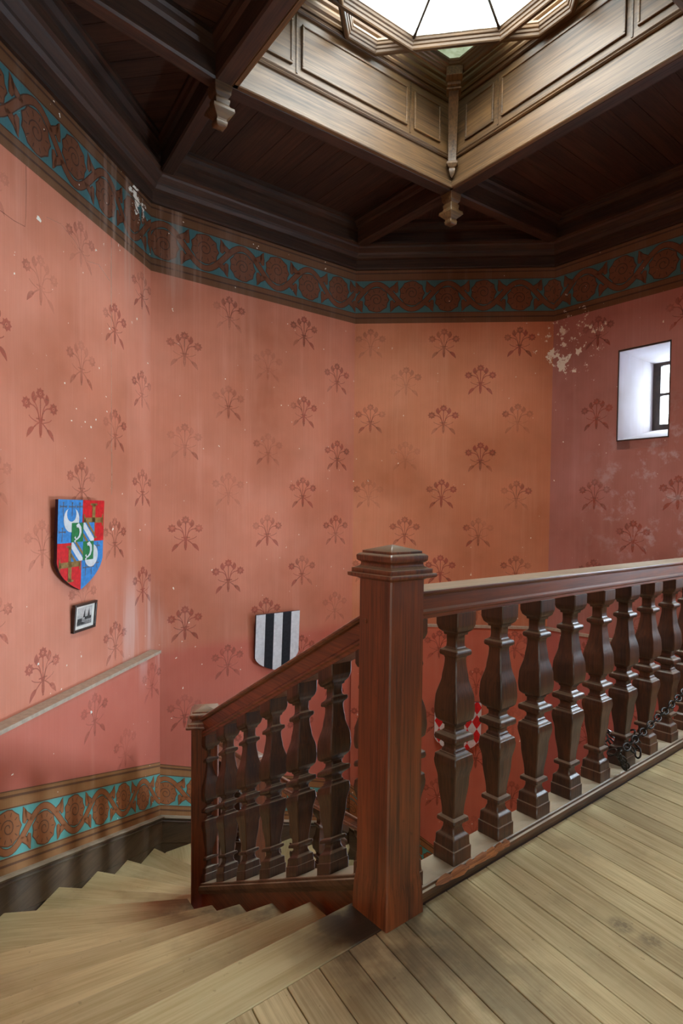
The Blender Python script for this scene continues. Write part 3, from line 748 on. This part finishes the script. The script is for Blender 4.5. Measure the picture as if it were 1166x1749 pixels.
# ------------------------------------------------------------------ ceiling: cornice, beams, planks, roof
ceil = struct(empty('ceiling', V3(G, Z_PLANK)))
CORN = [(.0, Z_CORN), (.028, Z_CORN), (.03, 3.985), (.022, 3.99), (.022, 4.065), (.05, 4.075), (.07, 4.10), (.075, 4.12), (.12, 4.15), (.13, 4.165), (.155, 4.175), (.155, 4.195),
        (.12, 4.205), (.10, 4.21), (.10, 4.305), (.13, 4.315), (.165, 4.335), (.17, 4.36), (.19, 4.365), (.19, 4.40), (.0, 4.40)]
RINGS = [[(p, z) for p in inset(OCT, d)] for d, z in CORN]
for i in range(8):
    mb = MB(); r0 = [V3(RINGS[k][i][0], RINGS[k][i][1]) for k in range(len(CORN))]; r1 = [V3(RINGS[k][(i + 1) % 8][0], RINGS[k][(i + 1) % 8][1]) for k in range(len(CORN))]
    a, t, n, L = wall_frame(i); W = Matrix.Translation(Vector(V3(a, 0))) @ Matrix.Rotation(ang(t), 4, 'Z'); Wi = W.inverted()
    mb.loft([[Wi @ Vector(p) for p in r0], [Wi @ Vector(p) for p in r1]]); mb.build('cornice', M['ceil'], ceil, mw=W)
OC = inset(OCT, .185); SO = inset(SQ, -.06); SI = inset(SQ, .06)
def beam(p, q, w, nm='beam', flush=0):
    d = q - p; L = d.length; b = MB()
    prof = [(-w, Z_BEAM + .012), (-w + .012, Z_BEAM), (w - .012, Z_BEAM), (w, Z_BEAM + .012), (w, 4.30), (w + .02, 4.315), (w + .03, 4.345), (w + .045, 4.36), (w + .045, 4.41), (-w - .045, 4.41), (-w - .045, 4.36), (-w - .03, 4.345), (-w - .02, 4.315), (-w, 4.30)]
    if flush:       # the side towards the lantern stays behind the panelling
        prof = [(y if y * flush < 0 else flush * min(abs(y), w - .012 if z > 4.2 else w), z) for y, z in prof]
    b.loft([[(x, y, z) for y, z in prof] for x in (0, L)]); return b.build(nm, M['ceil'], ceil, V3(p, 0), ang(d))
for k in range(4):
    d = (SQ[(k + 1) % 4] - SQ[k]).normalized()
    beam(SQ[k], SQ[(k + 1) % 4], .06, flush=1 if V2(-d.y, d.x).dot(G - SQ[k]) > 0 else -1)
    cc = [(0, 1), (2, 3), (4, 5), (6, 7)][k]
    for j in cc: beam(SQ[k], OC[j], .055)
COFF = [[OC[0], OC[1], SQ[0]], [OC[1], OC[2], SQ[1], SQ[0]], [OC[2], OC[3], SQ[1]], [OC[3], OC[4], SQ[2], SQ[1]],
        [OC[4], OC[5], SQ[2]], [OC[5], OC[6], SQ[3], SQ[2]], [OC[6], OC[7], SQ[3]], [OC[7], OC[0], SQ[0], SQ[3]]]
for i, cf in enumerate(COFF):
    a, t, n, L = wall_frame(i); pit = .152
    for k in range(-4, 22):
        p0 = a + t * (k * pit + .002); p1 = a + t * ((k + 1) * pit - .002)
        q = clip_convex([p0 - n * .5, p1 - n * .5, p1 + n * 4, p0 + n * 4], cf)
        if len(q) < 3 or abs(area2(q)) < .004: continue
        org = sum(q, V2(0, 0)) / len(q)
        MB().prism(loc_poly(q, org, ang(n)), Z_PLANK + random.uniform(0, .004), Z_PLANK + .025).build('ceiling_plank', M['ceil'], ceil, V3(org, 0), ang(n))
mb = MB()
OB = inset(OCT, -.05)
for i in range(8):
    c_ = [[OB[0], OB[1], SQ[0]], [OB[1], OB[2], SQ[1], SQ[0]], [OB[2], OB[3], SQ[1]], [OB[3], OB[4], SQ[2], SQ[1]], [OB[4], OB[5], SQ[2]], [OB[5], OB[6], SQ[3], SQ[2]], [OB[6], OB[7], SQ[3]], [OB[7], OB[0], SQ[0], SQ[3]]][i]
    mb.prism(c_, Z_PLANK + .03, Z_PLANK + .15)
mb.build('roof_boarding', M['ceil'], ceil)
PEND = curve_prof([(0, .012, 's'), (.004, .036, 's'), (.03, .04, 's'), (.034, .034, 's'), (.05, .036, 's'), (.085, .075, 's'), (.105, .072, 'o'), (.118, .052, 's'), (.135, .046, 'c'), (.15, .05, 's'), (.165, .05, 's'), (.172, .04, 's'), (.20, .055, 'c'), (.25, .062, 's')], 4)
for k in range(4):
    square_turned(PEND, .003).build('pendant', M['panel'], ceil, V3(SQ[k], Z_BEAM - .25), ang(SQ[1] - SQ[0]))

# ------------------------------------------------------------------ lantern skylight
sky = thing('skylight', 'glazed star shaped roof lantern over honey brown panelled sides', 'skylight', V3(G, Z_BEAM))
dAB = (SQ[1] - SQ[0]).normalized()
for k in range(4):
    p, q = SI[k], SI[(k + 1) % 4]; d = (q - p).normalized(); L = (q - p).length; n = V2(-d.y, d.x)
    if n.dot(G - p) < 0: n = -n
    sg = 1 if V2(-d.y, d.x).dot(n) > 0 else -1
    W = Matrix.Translation(Vector(V3(p, 0))) @ Matrix.Rotation(ang(d), 4, 'Z')
    def bx(x0, x1, y0, y1, z0, z1): y0, y1 = sorted((y0 * sg, y1 * sg)); return MB().box(x0, x1, y0, y1, z0, z1)
    side = bx(-.05, L + .05, -.1, 0, Z_BEAM + .02, Z_TOP).build('panel_wall', M['panel'], sky, mw=W)
    def strip(prof, nm='moulding'):
        b = MB(); b.loft([[(x, y * sg, z) for y, z in prof] for x in (.0, L)]); return b.build(nm, M['panel'], side, mw=W)
    strip([(0, 4.165), (.03, 4.165), (.034, 4.172), (.034, 4.195), (.022, 4.205), (.022, 4.225), (.008, 4.235), (0, 4.235)])
    strip([(0, 4.40), (.012, 4.402), (.02, 4.41), (.014, 4.42), (.022, 4.43), (.012, 4.442), (0, 4.442)])
    strip([(0, 4.86), (.014, 4.862), (.022, 4.87), (.014, 4.88), (.02, 4.89), (0, 4.90)])
    strip([(0, 4.905), (.016, 4.91), (.024, 4.922), (.022, 4.935), (.04, 4.945), (.048, 4.962), (.046, 4.98), (.062, 4.992), (.07, 5.02), (.072, 5.045), (0, 5.045)])
    for x0, x1 in ((.15, .44), (.515, L - .515), (L - .44, L - .15)):
        z0, z1 = 4.50, 4.80
        bx(x0 + .014, x1 - .014, .0, .010, z0 + .014, z1 - .014).build('panel', M['panel'], side, mw=W, bevel=.003)
        b = MB()
        for (u0, u1, w0, w1) in ((x0, x1, z0, z0 + .016), (x0, x1, z1 - .016, z1), (x0, x0 + .016, z0 + .016, z1 - .016), (x1 - .016, x1, z0 + .016, z1 - .016)):
            y0, y1 = sorted((0, .017 * sg)); b.box(u0, u1, y0, y1, w0, w1)
        b.build('panel_moulding', M['panel'], side, mw=W, bevel=.004)
    for x in (.478, L - .478):
        bx(x - .006, x + .006, 0, .006, 4.46, 4.85).build('stile_bead', M['panel'], side, mw=W)
A_, CUT, CUTC = .765, .955, 1.03
def star_poly(rot, a_, cut):
    lines = []
    for j in range(8):
        th = rot + j * math.pi / 4; nn = V2(math.cos(th), math.sin(th)); lines.append((G + nn * (a_ if j % 2 == 0 else cut), V2(-nn.y, nn.x)))
    return [line_x(lines[j - 1][0], lines[j - 1][1], lines[j][0], lines[j][1]) for j in range(8)]
SPROF = [(-.036, Z_STAR + .085), (-.036, Z_STAR + .035), (-.030, Z_STAR + .028), (-.027, Z_STAR + .008), (-.020, Z_STAR), (.002, Z_STAR), (.008, Z_STAR + .008), (.011, Z_STAR + .024),
         (.018, Z_STAR + .030), (.021, Z_STAR + .044), (.030, Z_STAR + .051), (.034, Z_STAR + .064), (.040, Z_STAR + .070), (.040, Z_STAR + .085)]
rAB = ang(dAB)
for nm_k, rot in ((0, rAB + math.pi / 2), (1, rAB + math.pi / 4)):
    base = star_poly(rot, A_, CUTC if nm_k == 0 else CUT); dz = .003 * nm_k
    for j in range(8):
        r0, r1 = [], []
        for d, z in SPROF:
            pp = inset(base, d); r0.append(V3(pp[j], z + dz)); r1.append(V3(pp[(j + 1) % 8], z + dz))
        dd = base[(j + 1) % 8] - base[j]; W = Matrix.Translation(Vector(V3(base[j], 0))) @ Matrix.Rotation(ang(dd), 4, 'Z'); Wi = W.inverted()
        mb = MB(); mb.loft([[Wi @ Vector(p) for p in r0], [Wi @ Vector(p) for p in r1]]); mb.build('star_bar', M['panel'], sky, mw=W)
ov = [G + V2(math.cos(rAB + math.pi / 8 + j * math.pi / 4), math.sin(rAB + math.pi / 8 + j * math.pi / 4)) * ((A_ - .032) / math.cos(math.pi / 8)) for j in range(8)]
zg, za = Z_STAR + .07, Z_STAR + .15
for j in range(8):
    p, q = ov[j], ov[(j + 1) % 8]
    mb = MB(); mb.loft([[V3(p, zg), V3(q, zg), V3(G, za)], [V3(p, zg + .004), V3(q, zg + .004), V3(G, za + .004)]]); mb.build('glass_pane', M['glass'], sky)
    b = MB(); b.tube([V3(p, zg - .004), V3(G, za - .004)], .011, 6); b.build('glazing_bar', M['frame'], sky)
sqw = inset(SQ, .03)
def to_sq(dv):
    best = None
    for i in range(4):
        a_, e = sqw[i], sqw[(i + 1) % 4] - sqw[i]; den = dv.x * e.y - dv.y * e.x
        if abs(den) < 1e-9: continue
        w = a_ - G; tt = (w.x * e.y - w.y * e.x) / den
        u = (w.x * dv.y - w.y * dv.x) / den
        if tt > 0 and -.001 <= u <= 1.001 and (best is None or tt < best): best = tt
    return G + dv * best
for j in range(8):
    p, q = ov[j], ov[(j + 1) % 8]; P1, Q1 = to_sq((p - G).normalized()), to_sq((q - G).normalized())
    mid_a = rAB + math.pi / 4 + j * math.pi / 4
    corner = [c for c in sqw if abs((c - G).normalized().dot(V2(math.cos(mid_a), math.sin(mid_a)))) > .99 and (c - G).dot(V2(math.cos(mid_a), math.sin(mid_a))) > 0]
    ring = [V3(p, Z_STAR + .088), V3(q, Z_STAR + .088), V3(Q1, Z_TOP)] + ([V3(corner[0], Z_TOP + .02)] if corner else []) + [V3(P1, Z_TOP)]
    mb = MB(); mb.loft([ring, [(x, y, z + .004) for x, y, z in ring]]); mb.build('corner_glass' if corner else 'side_glass', M['glass_dirty'] if corner else M['glass'], sky)
# curved brackets that rise from the panelled corners to the points of the star
for k in range(4):
    c = SI[k]; dv = (G - c).normalized(); Lc = (G - c).length; nn = V2(-dv.y, dv.x)
    W = Matrix.Translation(Vector(V3(c, 0))) @ Matrix.Rotation(ang(dv), 4, 'Z')
    end = Lc - CUTC
    mb = MB(); rings = []
    for f in [x / 12 for x in range(13)]:
        x = .035 + (end - .03) * f ** 2.2; z = 4.36 + (Z_STAR - 4.36) * f
        wv = .034 + .006 * f
        rings.append([(x - .035, -wv, z), (x + .02, -wv, z), (x + .02, wv, z), (x - .035, wv, z)])
    mb.loft(rings); mb.build('bracket', M['panel'], sky, mw=W, bevel=.003)
    b = MB()
    for z0, z1, w in ((Z_STAR - .075, Z_STAR - .06, .056), (Z_STAR - .06, Z_STAR - .035, .050), (Z_STAR - .035, Z_STAR + .03, .062)):
        f = ((z0 + z1) / 2 - 4.36) / (Z_STAR - 4.36); x = .035 + (end - .03) * min(1, f) ** 2.2
        b.box(x - .06, x + .035, -w, w, z0, z1)
    b.build('bracket_capital', M['panel'], sky, mw=W, bevel=.003)
    pr = curve_prof([(4.24, .004, 's'), (4.30, .026, 'o'), (4.315, .022, 's'), (4.32, .034, 's'), (4.345, .046, 'c'), (4.352, .046, 's'), (4.36, .038, 's')], 4)
    square_turned(pr, .002).build('bracket_drop', M['panel'], sky, mw=W @ Matrix.Translation((.05, 0, 0)))

# ------------------------------------------------------------------ painted shields and the little engraving
def shield_outline(w, h, straight):
    pts = [V2(-w / 2, h), V2(w / 2, h), V2(w / 2, h - straight)]
    pts += bez(V2(w / 2, h - straight), V2(w * .44, (h - straight) * .42), V2(0, 0), 8)[1:]
    pts += bez(V2(0, 0), V2(-w * .44, (h - straight) * .42), V2(-w / 2, h - straight), 8)[1:]
    return pts
def shield(name, label, wall, s, z, w, h, straight, tilt, layers, lean=.0):
    a, t, n, L = wall_frame(wall)
    p = a + t * s + n * .012
    # local x runs to the right as one faces the wall, local z up, local -y out of the wall
    xr = V2(-n.y, n.x)
    M3 = Matrix(((xr.x, -n.x, 0), (xr.y, -n.y, 0), (0, 0, 1)))
    W = Matrix.Translation(Vector(V3(p, z))) @ M3.to_4x4() @ Matrix.Rotation(tilt, 4, 'Y') @ Matrix.Rotation(lean, 4, 'X')
    root = tag(empty(name), label, 'shield', 'painted heraldic shields'); root.matrix_world = W; PW[root.name] = W
    out = shield_outline(w, h, straight)
    b = MB(); b.loft([[(q.x, 0, q.y) for q in out], [(q.x, -.02, q.y) for q in out]]); b.build('board', M['sh_edge'], root, mw=W)
    for lv, (nm, mt, polys) in enumerate(layers):
        for piece in polys:
            b = MB(); y = -.0205 - .0006 * lv
            for q in piece:
                q = clip_convex(q, out) if len(q) <= 6 else q
                if len(q) >= 3 and abs(area2(q)) > 1e-7: b.face([(v.x, y, v.y) for v in q])
            if b.f: b.build(nm, M[mt], root, mw=W)
    return root
def rect(x0, x1, y0, y1): return [V2(x0, y0), V2(x1, y0), V2(x1, y1), V2(x0, y1)]
SW, SH = .51, .60
def uv(u, v): return V2((u - .5) * SW, SH * (1 - v))
def cr(u0, u1, v0, v1): return rect((u0 - .5) * SW, (u1 - .5) * SW, SH * (1 - v1), SH * (1 - v0))
def cross_small(u, v, k=1.0):
    c = uv(u, v); q = ribbon([c + V2(-.032 * k, 0), c + V2(.032 * k, 0)], .007) + ribbon([c + V2(0, .026 * k), c + V2(0, -.062 * k)], .006)
    for dx, dy in ((-.03, 0), (.03, 0), (0, .024)): q += ribbon([c + V2(dx - .008 * (dy != 0), dy - .008 * (dx != 0)) * k, c + V2(dx + .008 * (dy != 0), dy + .008 * (dx != 0)) * k], .008)
    return q
def cross_big(u, v, hw, up, dn):
    c = uv(u, v); q = []
    for d, ln in ((V2(1, 0), hw), (V2(-1, 0), hw), (V2(0, 1), up), (V2(0, -1), dn)):
        nn = V2(-d.y, d.x)
        q += ribbon([c - d * .014, c + d * ln * .5, c + d * ln], lambda f: .036)
        for sg in (-1, 1): q += ribbon(bez(c + d * ln * .80, c + d * ln * .98 + nn * sg * .012, c + d * ln * .93 + nn * sg * .042, 5), lambda f: .026 * (1 - .7 * f))
    return q
def crescent(c, r, rot):
    out = []
    N = 16
    for k in range(N):
        a0, a1 = [math.pi * (1.0 + .9 * ((x / N) - .5) * 2 * .83 + .5) for x in (k, k + 1)]
        f = lambda a: c + Matrix.Rotation(rot, 2) @ V2(math.cos(a), math.sin(a)) * r
        def g(a):
            return c + Matrix.Rotation(rot, 2) @ (V2(math.cos(a), math.sin(a)) * r * .60 + V2(0, r * .44))
        out.append([f(a0), f(a1), g(a1), g(a0)])
    return out
def fish(c, k=1.0):
    spine = [c + V2(x, y) * k for x, y in ((-.018, .042), (.004, .05), (.026, .03), (.03, 0), (.018, -.028), (-.006, -.044), (-.026, -.05))]
    wd = [.02, .03, .026, .024, .018, .012, .006]
    q = ribbon(spine, lambda f: wd[min(6, int(round(f * 6)))] * k)
    q += ribbon([c + V2(-.02, -.046) * k, c + V2(-.034, -.03) * k], lambda f: (.006 + .012 * f) * k); q += ribbon([c + V2(-.02, -.05) * k, c + V2(-.036, -.064) * k], lambda f: (.006 + .014 * f) * k)
    return q
def bend(u0, u1, v0, v1, lo, hi):
    p0, p1 = uv(u0, v0), uv(u1, v1); d = p1 - p0
    nn = V2(-d.y, d.x).normalized()
    band = [p0 - d + nn * lo, p1 + d + nn * lo, p1 + d + nn * hi, p0 - d + nn * hi]
    return clip_convex(band, cr(u0, u1, v0, v1))
lay1 = [('blue_quarter', 'sh_blue', [[cr(0, .505, 0, .465)], [cr(.505, 1, .465, 1)]]), ('red_quarter', 'sh_red', [[cr(.505, 1, 0, .465)], [cr(0, .505, .465, 1)]]),
        ('crosslet', 'sh_grey', [cross_small(.10, .075), cross_small(.28, .075), cross_small(.44, .075), cross_small(.09, .345), cross_small(.86, .52, .8), cross_small(.60, .755, .9), cross_small(.73, .755, .9), cross_small(.86, .72, .6)]),
        ('crescent', 'sh_white', [crescent(uv(.27, .215), .082, 0), crescent(uv(.72, .625), .078, R(40))]),
        ('cross', 'sh_gold', [cross_big(.75, .225, .115, .115, .125), cross_big(.26, .70, .115, .125, .115)]),
        ('green_quarter', 'sh_green', [[cr(.275, .52, .25, .46)], [cr(.52, .765, .46, .67)]]), ('bend_ground', 'sh_blue', [[cr(.52, .765, .25, .46)], [cr(.275, .52, .46, .67)]]),
        ('white_bend', 'sh_white', [[bend(.52, .765, .25, .46, -.028, .012)], [bend(.275, .52, .46, .67, -.028, .012)]]),
        ('gold_bend', 'sh_gold', [[bend(.52, .765, .25, .46, .022, .040)], [bend(.275, .52, .46, .67, .022, .040)], [bend(.52, .765, .25, .46, -.066, -.048)], [bend(.275, .52, .46, .67, -.066, -.048)]]),
        ('fish', 'sh_white', [fish(uv(.40, .355), .95), fish(uv(.645, .565), .95)])]
shield('painted_shield', 'blue and red quartered shield with gold crosses and white crescents on the left wall', 0, W0(1.04), .853, SW, SH, .40, 0, lay1, R(2))
w2_, h2_ = .49, .565
lay2 = [('white_field', 'sh_white', [[rect(-w2_ / 2, w2_ / 2, 0, h2_)]]), ('black_stripe', 'sh_black', [[rect(-w2_ / 2 + w2_ * .205, -w2_ / 2 + w2_ * .40, 0, h2_)], [rect(-w2_ / 2 + w2_ * .60, -w2_ / 2 + w2_ * .80, 0, h2_)]])]
shield('painted_shield', 'black and white striped shield above the raked handrail', 1, 1.225, -.155, w2_, h2_, .41, R(0), lay2, R(3))
w3_, h3_ = .485, .56
loz = []
for r_ in range(-1, 9):
    for c_ in range(-1, 7):
        cx, cz = -w3_ / 2 + .05 + c_ * .0975 + 0, h3_ - .055 - r_ * .155
        loz.append([V2(cx - .049, cz), V2(cx, cz - .078), V2(cx + .049, cz), V2(cx, cz + .078)])
lay3 = [('white_field', 'sh_white', [[rect(-w3_ / 2, w3_ / 2, 0, h3_)]]), ('red_lozenge', 'sh_red', [[q] for q in loz])]
shield('painted_shield', 'red and white lozenge shield low on the back wall, behind the landing balusters', 2, 1.13, -1.15, w3_, h3_, .38, 0, lay3, R(2))
for o in bpy.data.objects:
    if o.name.startswith('painted_shield') and '2' in o.name[-1:]: o.location += Vector((wall_frame(2)[2].x * .04, wall_frame(2)[2].y * .04, 0))

a, t, n, L = wall_frame(0); xr = V2(-n.y, n.x)
def picture(label, wall, s, z, w, h, lean, off=.0):
    a, t, n, L = wall_frame(wall); xr = V2(-n.y, n.x)
    M3 = Matrix(((xr.x, -n.x, 0), (xr.y, -n.y, 0), (0, 0, 1)))
    W = Matrix.Translation(Vector(V3(a + t * s + n * (.004 + off), z))) @ M3.to_4x4() @ Matrix.Rotation(lean, 4, 'X')
    root = tag(empty('picture_frame'), label, 'picture'); root.matrix_world = W; PW[root.name] = W
    fw = .016; b = MB()
    for x0, x1, z0, z1 in ((-w / 2, w / 2, -h / 2, -h / 2 + fw), (-w / 2, w / 2, h / 2 - fw, h / 2), (-w / 2, -w / 2 + fw, -h / 2 + fw, h / 2 - fw), (w / 2 - fw, w / 2, -h / 2 + fw, h / 2 - fw)): b.box(x0, x1, -.026, 0, z0, z1)
    b.build('frame', M['frame'], root, mw=W, bevel=.003)
    MB().box(-w / 2 + fw, w / 2 - fw, -.014, -.004, -h / 2 + fw, h / 2 - fw).build('mount', M['mat'], root, mw=W)
    pr = MB().box(-w * .32, w * .32, -.0152, -.014, -h * .30, h * .34).build('engraving', M['print'], root, mw=W)
    b = MB()
    for q in ([V2(-.02, -.005), V2(.005, -.005), V2(.0, .06)], [V2(.03, -.01), V2(.06, -.01), V2(.05, .035), V2(.045, .055), V2(.04, .035)], rect(-.08, -.03, -.03, -.008), rect(.0, .075, -.022, -.002), [V2(-.085, -.05), V2(.02, -.05), V2(-.03, -.032), V2(-.085, -.028)]):
        b.face([(v.x, -.0156, v.y) for v in q])
    b.build('engraved_castle', M['ink'], pr, mw=W)
    return root
picture('small framed grey engraving of a castle under the quartered shield', 0, W0(.97), .664, .255, .19, R(5))
# a second frame, of which only a corner shows above the raked handrail
picture('small brown frame whose corner shows above the raked handrail, under the striped shield', 1, 1.13, -.37, .26, .16, R(3))

# ------------------------------------------------------------------ iron chain tied round a baluster foot
chain = thing('iron_chain', 'black iron chain tied to a baluster foot at the right edge', 'chain', V3(NP + D1 * 1.7 - D2 * .09, .07))
def link_mesh():
    b = MB(); pts = []
    for k in range(16):
        a_ = 2 * math.pi * k / 16; pts.append((.026 * math.copysign(abs(math.cos(a_)) ** .8, math.cos(a_)) + 0, .0165 * math.sin(a_), 0))
    b.tube(pts, .0052, 6, True); return b
lm = None; prev = None
pts = []
for k in range(34): f = k / 33; tt = 1.60 + f * 1.35; pts.append(Vector(V3(NP + D1 * tt - D2 * (.085 + .02 * math.sin(f * 3)), .205 + .255 * (tt - 1.6) + .10 * max(0, tt - 2.2) ** 2)))
ctr = NP + D1 * 1.7275
for k in range(15):
    a_ = k * .62; rr = .075 + .012 * random.random()
    pts.append(Vector(V3(ctr + V2(math.cos(a_), math.sin(a_)) * rr, .155 + .02 * math.sin(k * 1.9) + .018 * (k // 10) * 2)))
for k in range(6): pts.append(Vector(V3(NP + D1 * (1.60 - .015 * k) - D2 * (.075 + .01 * (k % 2)), .10 + .018 * k)))
for k, p in enumerate(pts):
    nx = pts[k + 1] if k + 1 < len(pts) else pts[k] + (pts[k] - pts[k - 1])
    d = (nx - p); d = d.normalized() if d.length < .2 else (p - pts[k - 1]).normalized()
    q = d.to_track_quat('X', 'Z').to_matrix().to_4x4()
    W = Matrix.Translation(p) @ q @ Matrix.Rotation(R(45 + 90 * (k % 2) + random.uniform(-14, 14)), 4, 'X')
    if lm is None: o = link_mesh().build('chain_link', M['iron'], chain, mw=W); lm = o.data
    else: link('chain_link', lm, chain, mw=W)

# ------------------------------------------------------------------ daylight portals in the openings, added hall windows included
area_light('skylight_portal', V3(G, 5.35), V3(G, 0), 2.3, 2.3, 1, portal=True)
a3, t3, n3, L3 = wall_frame(3); p = a3 + t3 * .923 - n3 * .8
area_light('window_1_portal', V3(p, 2.55), V3(p + n3, 2.55), .46, .75, 1, portal=True)
p = a4 + t4 * 1.075 - n4 * .70
area_light('window_2_portal', V3(p, 1.9), V3(p + n4, 1.9), .65, 1.6, 1, portal=True)
for k, (s0, s1, z0, z1) in enumerate(HOLES):
    x = HX0 + (s0 + s1) / 2
    area_light('window_%d_portal' % (k + 3), (x, HY - .35, (z0 + z1) / 2), (x, 0, (z0 + z1) / 2), s1 - s0, z1 - z0, 1, portal=True)

# lamps added outside the windows to boost the daylight
p = a4 + t4 * 1.075 - n4 * .72
area_light('window_2_daylight', V3(p, 1.9), V3(p + n4, 1.9),   .65, 1.6, 84, (.60, .77, 1.0))
for k, (s0, s1, z0, z1) in enumerate(HOLES):
    x = HX0 + (s0 + s1) / 2
    area_light('window_%d_daylight' % (k + 3), (x, HY - .45, (z0 + z1) / 2), (x, 0, 1.2), s1 - s0, z1 - z0, 10, (1.0, .95, .88))  # fill lamp behind the added hall window
p = a3 + t3 * .923 - n3 * .83
area_light('window_1_daylight', V3(p, 2.6), V3(p + n3, 2.5),   .40, .62, 6, (.66, .80, 1.0))
p = a3 + t3 * 1.59 - n3 * .36
area_light('window_5_daylight', V3(p, -.45), V3(p + n3, -.42), .52, 1.05, 260, (.66, .80, 1.0))
ceil.location.z -= .045; sky.location.z -= .062
